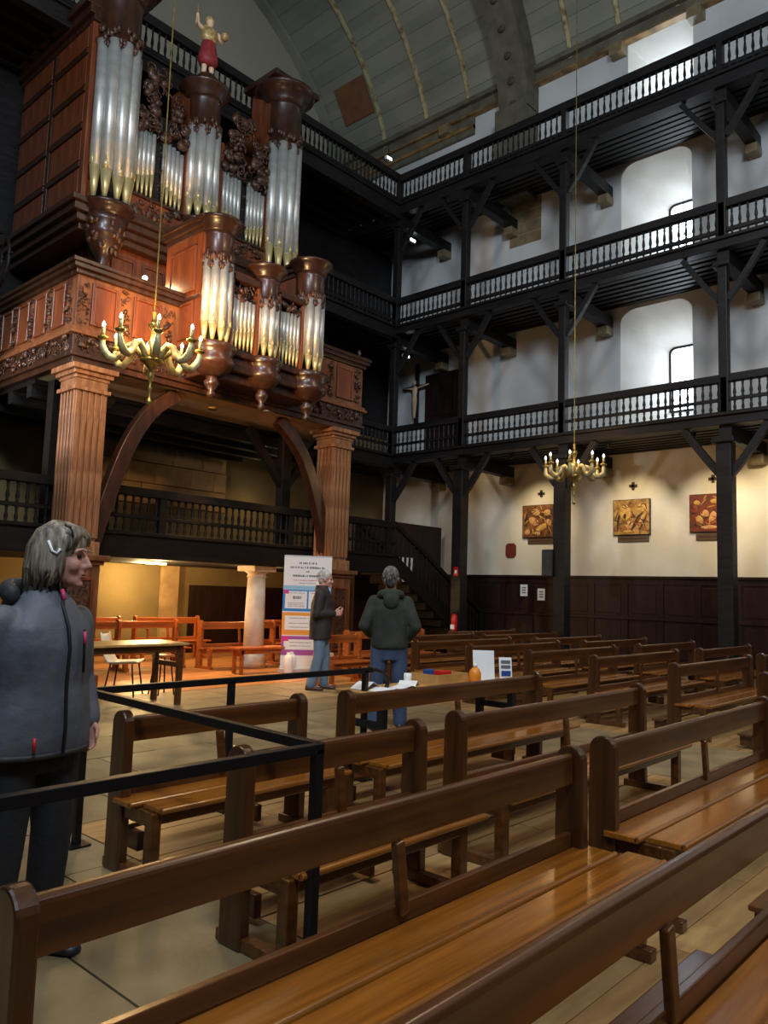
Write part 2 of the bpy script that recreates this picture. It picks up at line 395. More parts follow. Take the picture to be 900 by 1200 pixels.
for yc in (15.25, 13.6, 12.1, 9.0, 7.7, 6.3, 4.9, 3.5, 2.1):
    rib(yc, 0.1, 0.07, 'ceiling_rib', 'rib')
rib(17.35, 0.3, 0.12, 'ceiling_rib', 'vault')
big = rib(10.42, 0.85, 0.62, 'ceiling_arch', 'arch', 0.02, PI - 0.02)
box('arch_foot', 'arch', ceiling, 15.75, XW, 9.995, 10.845, 11.6, 13.95)
for k in range(9):
    a = 0.05 + k * 0.11; c, s_ = math.cos(a), math.sin(a); p = Vector((AX + (AA - .63) * c, 10.42, ZS + (AB - .63) * s_))
    MB().ell((0, 0, 0), (0.04, 0.12, 0.12), 8, 4).build('arch_motif', 'arch_motif', big, True, 0, p)
# hatch on the vault
a0, a1 = 0.36, 0.52
MB().add([(AX + (AA - e) * math.cos(a), yy, ZS + (AB - e) * math.sin(a)) for e in (.05, .0) for a, yy in ((a0, 15.4), (a1, 15.4), (a1, 16.6), (a0, 16.6))],
         [(0, 1, 2, 3), (7, 6, 5, 4), (0, 4, 5, 1), (1, 5, 6, 2), (2, 6, 7, 3), (3, 7, 4, 0)]).build('ceiling_hatch', 'hatch', ceiling)
corn = empty('trim_2', (XW, 0, 14.7)); tag(corn, 'gilt and dark cornice at the foot of the vault', 'cornice', kind='structure')
def cb(name, ma, y0, y1, z0, z1, d):
    return box(name, ma, corn, -d, 0, y0, y1, z0 - 14.7, z1 - 14.7)
for y0, y1 in ((-4, 9.99), (10.86, YU)):
    cb('cornice_board', 'arch', y0, y1, 14.7, 14.96, 0.16); cb('cornice_moulding', 'gilt', y0, y1, 14.66, 14.7, 0.2); cb('cornice_moulding', 'arch', y0, y1, 14.96, 15.1, 0.3)
cb('cornice_board', 'arch', 12.0, YU, 14.15, 14.66, 0.1); cb('cornice_moulding', 'gilt', 12.0, YU, 14.32, 14.42, 0.14)
for yy in (5.9, 7.75, 12.9): cb('cornice_corbel', 'stone_c', yy - 0.16, yy + 0.16, 14.4, 14.66, 0.3)

# ------------------------------------------------------------------ galleries
def turned(h, r):
    return [(r * .8, 0), (r * .8, h * .06), (r * .5, h * .1), (r * .95, h * .28), (r * .75, h * .45), (r * .45, h * .66), (r * .7, h * .78), (r * .45, h * .84), (r * .8, h * .92), (r * .8, h)]
BAL = {}
def bal_mesh(h, r=0.034, n=7, ma='dark'):
    k = (round(h, 3), r, ma)
    if k not in BAL: BAL[k] = MB().lathe(turned(h, r), (0, 0, 0), n).mesh('baluster', ma, True)
    return BAL[k]
PITCH = 0.14
def balustrade(root, along, a0, a1, f, tiers, rails, posts, z0, ma=None):
    """along: 'x' or 'y'. f: fixed coordinate. tiers: [(z0, z1)]. rails: [(z0, z1, halfdepth)]"""
    for r0, r1, hd in rails:
        args = (a0, a1, f - hd, f + hd) if along == 'x' else (f - hd, f + hd, a0, a1)
        box('hand_rail' if r1 == max(r[1] for r in rails) else 'rail', ma or ('dark' if along == 'x' else 'dark_y'), root, args[0] - root.location.x, args[1] - root.location.x, args[2] - root.location.y, args[3] - root.location.y, r0 - root.location.z, r1 - root.location.z, 0.008)
    for t0, t1 in tiers:
        n = int((a1 - a0) / PITCH)
        for i in range(n):
            a = a0 + (i + .5) * (a1 - a0) / n
            if any(abs(a - p) < 0.1 for p in posts): continue
            put('baluster', bal_mesh(t1 - t0, ma=ma or 'dark'), root, 0, Vector((a, f, t0) if along == 'x' else (f, a, t0)) - root.location)
SP = (1.6, 4.75, 8.05, 10.68, YW)
LV = [(4.68, 4.90, 5.62), (8.0, 8.22, 8.96), (11.2, 11.48, 12.31)]
TIERS = [[(4.94, 5.13), (5.19, 5.48)], [(8.25, 8.34), (8.42, 8.80)], [(11.5, 11.6), (11.68, 12.12)]]
RAILS = [[(4.88, 4.94, .05), (5.13, 5.19, .03), (5.48, 5.62, .075)], [(8.19, 8.25, .05), (8.34, 8.42, .03), (8.80, 8.96, .075)], [(11.44, 11.5, .05), (11.6, 11.68, .03), (12.12, 12.31, .075)]]
RISE = [0.06, 0.2, 0.5]
YB = 1.4
names = ['lowest', 'middle', 'topmost']
for L in range(3):
    zb, zt, zr = LV[L]
    g = empty('wooden_gallery', (XG, 7, zb)); tag(g, 'dark wooden %s gallery with turned balusters along the white side wall' % names[L], 'gallery', 'side galleries')
    def gb(name, x0, x1, y0, y1, z0, z1, ma='dark_y', bev=0.0): return box(name, ma, g, x0 - XG, x1 - XG, y0 - 7, y1 - 7, z0 - zb, z1 - zb, bev)
    gb('edge_beam', XG - 0.11, XG + 0.11, YB, YW, zb, zt - 0.06, bev=0.01)
    gb('edge_moulding', XG - 0.17, XG + 0.1, YB, YW, zt - 0.06, zt, bev=0.01)
    balustrade(g, 'y', YB, YW, XG, TIERS[L], RAILS[L], SP, 0)
    nj = 7
    for j in range(nj):
        x = XG + 0.3 + j * (XW - XG - 0.4) / (nj - 1); dz = RISE[L] * (x - XG) / (XW - XG)
        gb('joist', x - 0.06, x + 0.06, YB, YU - 2.6 if L < 2 else YU, zb + dz + 0.02, zb + dz + 0.19)
        gb('deck_board', x - 0.14, x + 0.17, YB, YU - 2.6 if L < 2 else YU, zb + dz + 0.19, zb + dz + 0.23)
    for yp in SP:   # cross beams on corbels
        gb('cross_beam', XG, XW, yp - 0.11, yp + 0.11, zb - 0.24, zb + 0.02, 'dark')
        gb('corbel', XW - 0.34, XW, yp - 0.13, yp + 0.13, zb - 0.44, zb - 0.24, 'stone_c', 0.03)
def brace(root, p, q, w=0.12, bow=0.05):
    p = Vector(p) - root.location; q = Vector(q) - root.location; mid = (p + q) / 2 + Vector((0, 0, -bow)); m = MB()
    pts = [p * (1 - t) ** 2 + mid * 2 * t * (1 - t) + q * t * t for t in [i / 5 for i in range(6)]]
    nrm = (q - p).cross(Vector((0, 0, 1))).normalized(); R = []
    for i, c in enumerate(pts):
        t = (pts[min(i + 1, 5)] - pts[max(i - 1, 0)]).normalized(); b = nrm.cross(t)
        R.append([c + nrm * .055 + b * w / 2, c - nrm * .055 + b * w / 2, c - nrm * .055 - b * w / 2, c + nrm * .055 - b * w / 2])
    m.loft(R); return m.build('brace', 'dark', root)
descr = ['dark square gallery post nearest the choir', 'dark square gallery post right of the third painting', 'dark square gallery post carrying the black loudspeaker', 'dark square gallery post beside the foot of the staircase', 'dark gallery post in the corner where the galleries meet']
for i, yp in enumerate(SP):
    r = empty('gallery_post', (XG, yp, 0)); tag(r, descr[i], 'post', 'gallery posts')
    zs = [(0, 4.44), (4.9, 7.76), (8.22, 10.96)]
    for L, (z0, z1) in enumerate(zs):
        hw = 0.135 if L == 0 else 0.085
        if i == 4 and L == 0: hw = 0.1
        box('post', 'dark', r, -hw, hw, -hw, hw, z0, z1, 0.015)
        box('capital', 'dark', r, -hw - .07, hw + .07, -hw - .07, hw + .07, z1 - 0.1, z1, 0.02)
        if z0 > 0: box('newel', 'dark', r, -0.085, 0.085, -0.06, 0.06, z0, LV[L - 1][2] - 0.05, 0.01)
        zt = LV[L][0]
        for s in (-1, 1):
            if i == 4 and s == 1: continue
            brace(r, (XG, yp + s * 0.08, z1 - (0.68 if L == 0 else 0.72)), (XG, yp + s * 0.74, zt - 0.02), 0.13 if L == 0 else 0.1)
    box('newel', 'dark', r, -0.085, 0.085, -0.06, 0.06, 11.48, 12.27, 0.01)
# end galleries (behind the organ)
for L, spans in enumerate(([(11.0, XG)], [(10.9, XG)], [(-1.0, XG)])):
    zb, zt, zr = LV[L]
    for x0, x1 in spans:
        g = empty('wooden_gallery', ((x0 + x1) / 2, YW, zb)); ox = (x0 + x1) / 2
        tag(g, ['dark lowest end gallery right of the organ loft', 'dark middle end gallery right of the organ pipes', 'dark topmost end gallery passing behind the organ'][L], 'gallery', 'end galleries')
        def gb(name, a, b, y0, y1, z0, z1, ma='dark', bev=0.0): return box(name, ma, g, a - ox, b - ox, y0 - YW, y1 - YW, z0 - zb, z1 - zb, bev)
        gb('edge_beam', x0, x1, YW - 0.11, YW + 0.11, zb - 0.1, zt - 0.06, bev=0.01)
        gb('edge_moulding', x0, x1, YW - 0.17, YW + 0.1, zt - 0.06, zt, bev=0.01)
        gb('deck', x0, x1, YW, YL if L < 2 else YU, zt - 0.08, zt)
        balustrade(g, 'x', x0, x1, YW, TIERS[L], RAILS[L], (XG,), 0)
        for k in range(4): gb('joist', x0, x1, YW + 0.5 + k * .45, YW + 0.62 + k * .45, zb, zt - 0.08)

# ------------------------------------------------------------------ organ loft (tribune)
TX0, TX1, TY = 4.92, 10.82, 10.5
tr = empty('organ_loft', ((TX0 + TX1) / 2, TY, 4.57)); tag(tr, 'carved wooden organ loft with panelled parapet on two fluted pillars', 'organ loft')
def rel(root):
    def f(name, ma, x0, x1, y0, y1, z0, z1, bev=0.0):
        return box(name, ma, root, x0 - root.location.x, x1 - root.location.x, y0 - root.location.y, y1 - root.location.y, z0 - root.location.z, z1 - root.location.z, bev)
    return f
tb = rel(tr)
def blob_mesh(sx, sy, sz, n, seed):
    """carved foliage: scrolls and leaves inside a box sx*sy*sz, centred"""
    rnd = random.Random(seed); m = MB()
    for _ in range(n):
        c = (rnd.uniform(-.42, .42) * sx, rnd.uniform(-.3, .3) * sy, rnd.uniform(-.45, .45) * sz)
        if rnd.random() < .3:
            r = min(sx, sz) * rnd.uniform(.12, .26); m.ell(c, (r, max(sy * .45, r * .5), r * rnd.uniform(.7, 1.5)), 7, 5, Matrix.Rotation(rnd.uniform(0, PI), 3, 'Y'))
        else:
            R = min(sx, sz) * rnd.uniform(.14, .3); a0 = rnd.uniform(0, 6.3); k = 8
            m.tube([(c[0] + R * (1 - .6 * i / k) * math.cos(a0 + 4.6 * i / k), c[1] + rnd.uniform(-.1, .1) * sy, c[2] + R * (1 - .6 * i / k) * math.sin(a0 + 4.6 * i / k)) for i in range(k + 1)], [R * .2 * (1 - .5 * i / k) for i in range(k + 1)], 5)
    return m
def carving(parent, c, sx, sy, sz, n, seed, ma='carved', rz=0.0, name='carving'):
    o = blob_mesh(sx, sy, sz, n, seed).build(name, ma, parent, True, 0, Vector(c) - parent.location); o.rotation_euler = (0, 0, rz); return o
tb('floor_frame', 'dark', TX0 + .1, TX1 - .1, 11.9, YL - .02, 4.5, 4.72)
tb('soffit', 'soffit', TX0 + .1, TX1 - .1, TY + .1, 11.9, 4.575, 4.62)
for k in range(4): tb('joist', 'dark', TX0 + .1, TX1 - .1, 12.0 + k * .7, 12.16 + k * .7, 4.3, 4.5)
# mouldings on front and both sides: (z0, z1, overhang, material)
MOULD = [(4.57, 4.66, .0, 'organ_dark'), (4.66, 4.72, .05, 'organ_dark'), (4.72, 4.98, .02, 'organ_dark'), (4.98, 5.03, .08, 'tribune'), (5.03, 5.08, .05, 'tribune'), (5.08, 5.86, .0, 'tribune'), (5.86, 5.93, .05, 'organ_dark'), (5.93, 6.0, .1, 'organ_dark'), (6.0, 6.06, .13, 'organ_dark')]
for z0, z1, o, ma in MOULD:
    tb('parapet' if z1 == 5.86 else ('frieze' if z1 == 4.98 else 'moulding'), ma, TX0 - o, TX1 + o, TY - o, TY + .1, z0, z1, 0.008)
    tb('parapet' if z1 == 5.86 else 'moulding', ma, TX0 - o, TX0 + .1, TY + .1, YL - .02, z0, z1, 0.008)
    tb('parapet' if z1 == 5.86 else 'moulding', ma, TX1 - .1, TX1 + o, TY + .1, YW, z0, z1, 0.008)
def panel(root, f, ma, x0, x1, y0, y1, z0, z1, axis, d=0.03):
    """raised frame of four mouldings and a fielded panel on a face"""
    fr = f('panel', ma, x0, x1, y0, y1, z0, z1, 0.012)
    w = 0.045
    if axis == 'y':   # facing -y
        for a, b, c, e in ((x0 - w, x0, z0 - w, z1 + w), (x1, x1 + w, z0 - w, z1 + w), (x0, x1, z0 - w, z0), (x0, x1, z1, z1 + w)): f('panel_moulding', 'organ', a, b, y0 - d * .6, y1, c, e, 0.01)
    else:
        for a, b, c, e in ((y0 - w, y0, z0 - w, z1 + w), (y1, y1 + w, z0 - w, z1 + w), (y0, y1, z0 - w, z0), (y0, y1, z1, z1 + w)): f('panel_moulding', 'organ', x0 - d * .6, x1, a, b, c, e, 0.01)
for x0, x1 in ((5.18, 5.5), (5.84, 6.22), (9.42, 9.66), (10.14, 10.5)):
    panel(tr, tb, 'organ', x0, x1, TY - .025, TY, 5.2, 5.74, 'y')
for i, x in enumerate((5.02, 5.67, 6.4, 9.3, 9.9, 10.66)): carving(tr, (x, TY - .02, 5.47), .17, .1, .74, 34, 30 + i)
for i in range(7):
    yy = 10.85 + i * .6; panel(tr, tb, 'organ', TX0 - .025, TX0, yy, yy + .3, 5.2, 5.74, 'x')
    carving(tr, (TX0 - .02, yy - .15, 5.47), .17, .1, .74, 30, 60 + i, rz=PI / 2)
for i in range(12): carving(tr, (TX0 + .25 + i * .49, TY - .03, 4.85), .5, .09, .24, 22, 90 + i)
for i in range(8): carving(tr, (TX0 - .03, TY + .3 + i * .49, 4.85), .5, .09, .24, 22, 110 + i, rz=PI / 2)
MB().lathe([(.05, 0), (.05, .03), (.025, .06), (.05, .12), (.02, .17), (.005, .19)], n=10).build('finial', 'organ_dark', tr, True, 0, Vector((10.72, TY + .02, 6.06)) - tr.location)
# curved braces under the loft
def curved(root, pts, w, d, ma):
    R = []; P = [Vector(p) for p in pts]; cs = []
    for i in range(len(P) - 1):
        p0 = P[max(i - 1, 0)]; p1 = P[i]; p2 = P[i + 1]; p3 = P[min(i + 2, len(P) - 1)]
        for t in (0, .25, .5, .75): cs.append(.5 * ((2 * p1) + (p2 - p0) * t + (2 * p0 - 5 * p1 + 4 * p2 - p3) * t * t + (3 * p1 - p0 - 3 * p2 + p3) * t ** 3))
    cs.append(P[-1])
    for i, c in enumerate(cs):
        t = (cs[min(i + 1, len(cs) - 1)] - cs[max(i - 1, 0)]).normalized(); n = Vector((0, 1, 0)); b = n.cross(t)
        c = c - root.location; R.append([c + n * d / 2 + b * w / 2, c - n * d / 2 + b * w / 2, c - n * d / 2 - b * w / 2, c + n * d / 2 - b * w / 2])
    return MB().loft(R).build('arch_brace', ma, root, False, .01)
curved(tr, [(5.5, 10.78, 1.9), (5.66, 10.78, 2.5), (5.98, 10.78, 3.5), (6.35, 10.78, 4.15), (6.8, 10.78, 4.52)], .22, .18, 'organ_dark')
curved(tr, [(10.22, 10.78, 2.2), (10.12, 10.78, 2.7), (9.72, 10.78, 3.7), (9.35, 10.78, 4.2), (8.95, 10.78, 4.52)], .22, .18, 'organ_dark')
for i, (x, lb) in enumerate(((5.0, 'fluted wooden pillar under the organ loft, worn, behind the woman'), (10.12, 'fluted orange brown pillar under the organ loft beside the banner'))):
    p = empty('loft_pillar', (x + .27, TY + .29, 0)); tag(p, lb, 'pillar', 'organ loft pillars'); pb = rel(p)
    x1 = x + .54; y0, y1 = TY + .02, TY + .56
    pb('plinth', 'tribune', x - .02, x1 + .02, y0 - .02, y1 + .02, 0, 1.72, .01); pb('base_moulding', 'tribune', x - .08, x1 + .08, y0 - .08, y1 + .08, 0, .18, .02)
    panel(p, pb, 'carved', x + .12, x1 - .12, y0 - .045, y0 - .02, .4, 1.5, 'y')
    pb('plinth_cap', 'tribune', x - .06, x1 + .06, y0 - .06, y1 + .06, 1.72, 1.78, .01); pb('plinth_cap', 'tribune', x - .12, x1 + .12, y0 - .12, y1 + .12, 1.78, 1.86, .015)
    pb('shaft_base', 'marble_wood', x, x1, y0, y1, 1.86, 2.05, .01)
    pb('shaft', 'marble_wood', x + .05, x1 - .05, y0 + .05, y1 - .05, 2.05, 4.4)
    for k in range(5):
        a = x + .04 + k * .094; pb('fillet', 'marble_wood', a, a + .06, y0 + .02, y0 + .06, 2.1, 4.2, .008)
        a = y0 + .04 + k * .094; pb('fillet', 'marble_wood', x + .02, x + .06, a, a + .06, 2.1, 4.2, .008); pb('fillet', 'marble_wood', x1 - .06, x1 - .02, a, a + .06, 2.1, 4.2, .008)
    for z0, z1, o in ((4.2, 4.26, .03), (4.38, 4.43, .01), (4.43, 4.49, .05), (4.49, 4.57, .1)): pb('capital_moulding', 'marble_wood', x - o + .02, x1 + o - .02, y0 - o + .02, y1 + o - .02, z0, z1, .01)
    pb('capital', 'marble_wood', x + .03, x1 - .03, y0 + .03, y1 - .03, 4.26, 4.4)

# ------------------------------------------------------------------ organ
PIPES = {}
def pipe_mesh(R, h, hf):
    k = (round(R, 4), round(h, 3), round(hf, 3))
    if k not in PIPES:
        m = MB(); m.lathe([(R * .32, 0), (R * .95, hf)], n=12); m.m = [1] * len(m.m)
        m.lathe([(R, hf + .012), (R, h)], n=12); m.lathe([(R * .9, hf), (R * .9, hf + .02)], n=12)
        b = len(m.m); m.prism([(-R * .5, hf + .01), (R * .5, hf + .01), (0, hf + R * 2.4)], 'y', -R * 1.03, -R * .8); m.m[b:] = [1] * (len(m.m) - b)
        PIPES[k] = m.mesh('organ_pipe', ['tin', 'tin_mouth'], True)
    return PIPES[k]
def pipe(root, x, y, z, R, h, hf, rz=0.0):
    o = put('organ_pipe', pipe_mesh(R, h, hf), root, 0, Vector((x, y, z)) - root.location); o.rotation_euler = (0, 0, rz); return o
def tower(root, cx, cy, r, zb, zt, zc, n, feet, crown_over, seed, corn_h=.3, big=True):
    """semicircular pipe tower: base moulding, pipes, carved crown, cornice"""
    L = lambda z: (0, 0, z - zb); o = Vector((cx, cy, zb)) - root.location
    MB().lathe([(r * .95, -.2), (r * 1.0, -.14), (r * 1.12, -.1), (r * 1.25, -.04), (r * 1.25, 0)], n=20).build('tower_base', 'organ_dark', root, True, 0, o)
    MB().lathe([(r * .55, 0), (r * .55, zt - zb + .1)], n=14).build('tower_core', 'black', root, True, 0, o)
    for i in range(n):
        a = PI + (i + .5) * PI / n; R = r * math.sin(PI / n / 2) * .9; rr = r * .86
        hf = feet * (1.0 + .35 * (1 - abs(i - (n - 1) / 2) / ((n - 1) / 2)) * -1 + .2)
        pipe(root, cx + rr * math.cos(a), cy + rr * math.sin(a), zb, R, zt - zb + .05, max(hf, .1), a + PI / 2)
    MB().lathe([(r * 1.02, 0), (r * 1.06, .03), (r * .98, .06), (r * 1.0, zc - zt - .05), (r * 1.06, zc - zt)], n=20).build('tower_crown', 'organ_dark', root, True, 0, Vector((cx, cy, zt)) - root.location)
    rnd = random.Random(seed); m = MB()
    for k in range(22):
        a = PI + PI * (k + .5) / 22; z = rnd.uniform(.02, max(.05, zc - zt - .05)); m.ell((r * 1.02 * math.cos(a), r * 1.02 * math.sin(a), z * .35), (.05 * r / .36, .05 * r / .36, .08), 6, 4)
        m.ell((r * 1.0 * math.cos(a), r * 1.0 * math.sin(a), -.03), (.035, .035, .07), 6, 4)
    m.build('crown_carving', 'carved', root, True, 0, Vector((cx, cy, zt)) - root.location)
    MB().lathe([(r * 1.05, 0), (r * 1.12, corn_h * .15), (r * 1.2, corn_h * .4), (r * (1.2 + crown_over * .6), corn_h * .7), (r * (1.2 + crown_over), corn_h * .85), (r * (1.2 + crown_over), corn_h)], n=24).build('tower_cornice', 'organ_dark', root, True, 0, Vector((cx, cy, zc)) - root.location)
def pendentive(root, cx, cy, r, z, h, seed, ma='organ_dark'):
    MB().lathe([(.02, -h), (r * .22, -h * .93), (r * .3, -h * .85), (r * .2, -h * .78), (r * .55, -h * .6), (r * .78, -h * .42), (r * .82, -h * .34), (r * .9, -h * .3), (r * .86, -h * .24), (r * .95, -h * .1), (r * 1.05, 0)], n=18).build('pendentive', ma, root, True, 0, Vector((cx, cy, z)) - root.location)
    rnd = random.Random(seed); m = MB()
    for k in range(26):
        a = PI * .95 + PI * 1.1 * rnd.random(); t = rnd.random(); zz = -h * (.1 + .55 * t); rr = r * (.95 - .4 * t)
        m.ell((rr * math.cos(a), rr * math.sin(a), zz), (r * .14, r * .14, r * .2), 6, 4, Matrix.Rotation(rnd.uniform(0, 3), 3, 'X'))
    m.build('pendentive_carving', 'carved', root, True, 0, Vector((cx, cy, z)) - root.location)
OY = 12.0; OX0, OX1 = 5.62, 10.25
og = empty('pipe_organ', ((OX0 + OX1) / 2, 13.2, 4.72)); tag(og, 'large carved wooden pipe organ case with silver pipes and round towers', 'organ'); ob = rel(og)
ob('waist', 'organ', OX0 + .45, OX1 - .45, 12.3, 14.8, 4.72, 7.5)
for x in (6.3, 6.9, 7.5, 8.1, 8.7): panel(og, ob, 'organ', x + .05, x + .42, 12.27, 12.3, 6.25, 7.1, 'y')
for z0, z1, o in ((7.3, 7.42, .0), (7.42, 7.55, .08), (7.55, 7.68, .16), (7.68, 7.78, .22)):
    ob('case_cornice', 'organ_dark', OX0 - o, OX1 + o, 12.12 - o, 14.85, z0, z1, .015)
ob('case_body', 'organ_dark', OX0 + .8, OX1 - .8, 12.12, 14.85, 7.78, 9.95); ob('case_wing', 'organ', OX0, OX0 + .8, 12.12, 14.85, 7.78, 11.3); ob('case_wing', 'organ', OX1 - .8, OX1, 12.12, 14.85, 7.78, 11.3)
ob('case_stile', 'organ', OX0 - .03, OX0 + .06, 12.06, 12.2, 7.78, 11.3, .01); ob('case_stile', 'organ_dark', OX0 - .03, OX0, 13.42, 13.54, 7.78, 11.3, .01)
for y0, y1 in ((12.25, 13.4), (13.58, 14.8)):
    for k in range(5):
        z0 = 7.86 + k * .68; ob('side_panel', 'organ', OX0 - .018, OX0, y0, y1, z0, z0 + .52, .01); ob('side_rail', 'organ_dark', OX0 - .035, OX0, y0 - .03, y1 + .03, z0 + .55, z0 + .65, .012)
for z0, z1, o in ((10.95, 11.05, .05), (11.05, 11.2, .12), (11.2, 11.34, .2)): ob('top_moulding', 'organ_dark', OX0 - o, OX0 + .1, 12.0, 14.85, z0, z1, .01)
CX = 7.9; TLX, TRX = 6.05, 9.78
ob('flat_backing', 'black', OX0 + .1, OX1 - .1, 12.10, 12.12, 8.2, 9.9)
for x0, x1 in ((6.42, 7.48), (8.3, 9.38)):
    ob('impost', 'organ_dark', x0 - .04, x1 + .04, 11.96, 12.12, 7.78, 7.9, .01); ob('impost_panel', 'organ', x0, x1, 12.0, 12.12, 7.9, 8.2)
    carving(og, ((x0 + x1) / 2, 11.98, 8.05), x1 - x0, .06, .28, 36, int(x0 * 10)); ob('flat_sill', 'organ_dark', x0, x1, 11.95, 12.12, 8.2, 8.25, .008)
    carving(og, ((x0 + x1) / 2, 11.98, 8.9), .1, .07, 1.3, 22, int(x0 * 11)); xm = (x0 + x1) / 2
    for s, a, b in ((0, x0 + .02, xm - .07), (1, xm + .07, x1 - .02)):
        for i in range(5):
            t = (i + .5) / 5; zz = 9.5 - (.02 if s == 0 else .16 * t); pipe(og, a + (b - a) * t, 12.04, 8.25, (b - a) / 10 * .94, zz - 8.25, .3 + (.18 * t if x0 < 7.8 else .18 * (1 - t)) * (1 if s == 0 else -1) + (0 if s == 0 else .12))
        carving(og, ((a + b) / 2, 11.98, 9.68), (b - a) + .08, .16, .46, 26, int(a * 17)); carving(og, ((a + b) / 2 + .05, 11.98, 10.12), (b - a) * .8, .16, .5, 24, int(a * 19))
    carving(og, (xm - .1, 12.0, 10.5), .5, .14, .5, 22, int(x0 * 23))
    ob('flat_stile', 'organ', x0 - .07, x0, 11.98, 12.12, 7.78, 10.0, .01); ob('flat_stile', 'organ', x1, x1 + .07, 11.98, 12.12, 7.78, 10.0, .01)
tower(og, TLX, 12.05, .37, 7.78, 10.56, 11.5, 5, .5, .4, 1, .34); tower(og, TRX, 12.05, .37, 7.78, 10.5, 11.45, 5, .5, .5, 2, .34)
for x in (TLX, TRX): ob('tower_cap', 'organ_dark', x - .6, x + .6, 11.62, 12.7, 11.8, 11.92, .02); ob('tower_back', 'organ', x - .38, x + .38, 12.05, 12.65, 10.5, 11.8)
tower(og, CX - .06, 12.05, .32, 8.2, 9.92, 10.6, 5, .3, .3, 3, .26); ob('tower_back', 'organ', CX - .38, CX + .26, 12.05, 12.7, 9.9, 10.86)
MB().lathe([(.34, 0), (.3, .05), (.2, .1), (.22, .2), (.16, .28)], n=14).build('statue_pedestal', 'organ_dark', og, True, 0, Vector((CX - .06, 12.02, 10.86)) - og.location)
pendentive(og, TLX, 12.08, .36, 7.58, .95, 4); pendentive(og, TRX, 12.08, .36, 7.58, .95, 5); pendentive(og, CX - .06, 12.08, .3, 7.9, .7, 6)
# choir organ on the front of the parapet
PY = 9.75; P0, P1 = 6.62, 9.12
po = empty('choir_organ', ((P0 + P1) / 2, 10.3, 4.5)); tag(po, 'small choir organ case with gilt lit pipes hung on the loft parapet', 'organ'); pb = rel(po)
pb('case_body', 'organ', P0, P1, PY + .22, 11.0, 5.2, 6.55)
pb('case_wing', 'organ', P0, P0 + .42, PY + .2, 11.0, 6.55, 7.02); pb('case_wing', 'organ', P1 - .42, P1, PY + .2, 11.0, 6.55, 7.02)
for z0, z1, o in ((6.98, 7.06, .03), (7.06, 7.14, .08), (7.14, 7.2, .13)):
    pb('wing_cornice', 'organ_dark', P0 - o, P0 + .42 + o, PY + .22 - o, 11.0, z0, z1, .01); pb('wing_cornice', 'organ_dark', P1 - .42 - o, P1 + o, PY + .22 - o, 11.0, z0, z1, .01)
panel(po, pb, 'organ', P0 - .025, P0, PY + .42, 10.8, 6.1, 6.75, 'x'); panel(po, pb, 'organ', P0 - .025, P0, PY + .42, 10.8, 5.35, 5.85, 'x')
pb('side_rail', 'organ_dark', P0 - .03, P0, PY + .25, 11.0, 5.92, 5.97, .01)
pb('flat_backing', 'black', P0 + .1, P1 - .1, PY + .2, PY + .22, 5.25, 6.4)
pcx = (P0 + P1) / 2
tower(po, P0 + .26, PY + .22, .25, 5.22, 6.46, 6.98, 5, .26, .35, 11, .22); tower(po, P1 - .26, PY + .22, .25, 5.22, 6.46, 6.98, 5, .26, .35, 12, .22); tower(po, pcx, PY + .2, .22, 5.22, 6.12, 6.56, 5, .22, .4, 13, .2)
for x0, x1, sg in ((P0 + .53, pcx - .25, 1), (pcx + .25, P1 - .53, -1)):
    for i in range(6):
        t = (i + .5) / 6; pipe(po, x0 + (x1 - x0) * t, PY + .14, 5.25, (x1 - x0) / 12 * .95, .86 - .06 * t * sg, .22 + .14 * (t if sg > 0 else 1 - t))
    carving(po, ((x0 + x1) / 2, PY + .12, 6.2), x1 - x0, .1, .26, 24, int(x0 * 7)); pb('flat_cornice', 'organ_dark', x0 - .02, x1 + .02, PY + .05, PY + .3, 6.34, 6.44, .01)
    pb('flat_stile', 'organ', x0 - .05, x0, PY + .08, PY + .22, 5.2, 6.4, .01); pb('flat_stile', 'organ', x1, x1 + .05, PY + .08, PY + .22, 5.2, 6.4, .01)
for z0, z1, o, ma in ((5.1, 5.2, .06, 'organ_dark'), (4.96, 5.1, -.02, 'organ_dark'), (4.86, 4.96, .03, 'organ_dark'), (4.72, 4.86, -.1, 'organ_dark')):
    pb('base_moulding', ma, P0 - o, P1 + o, PY + .1 - o, 10.5, z0, z1, .02)
for x, r in ((P0 + .26, .27), (pcx, .24), (P1 - .26, .27)):
    MB().lathe([(r * .5, -.5), (r * .8, -.44), (r * 1.2, -.34), (r * 1.3, -.26), (r * 1.05, -.2), (r * 1.25, -.1), (r * 1.35, -.03), (r * 1.2, 0)], n=18).build('console', 'organ_dark', po, True, 0, Vector((x, PY + .18, 5.2)) - po.location)
    MB().lathe([(.01, -.36), (r * .2, -.34), (r * .28, -.28), (r * .16, -.24), (r * .4, -.16), (r * .46, -.1), (r * .3, -.05), (r * .4, 0)], n=14).build('pendant', 'organ_dark', po, True, 0, Vector((x, PY + .18, 4.72)) - po.location)
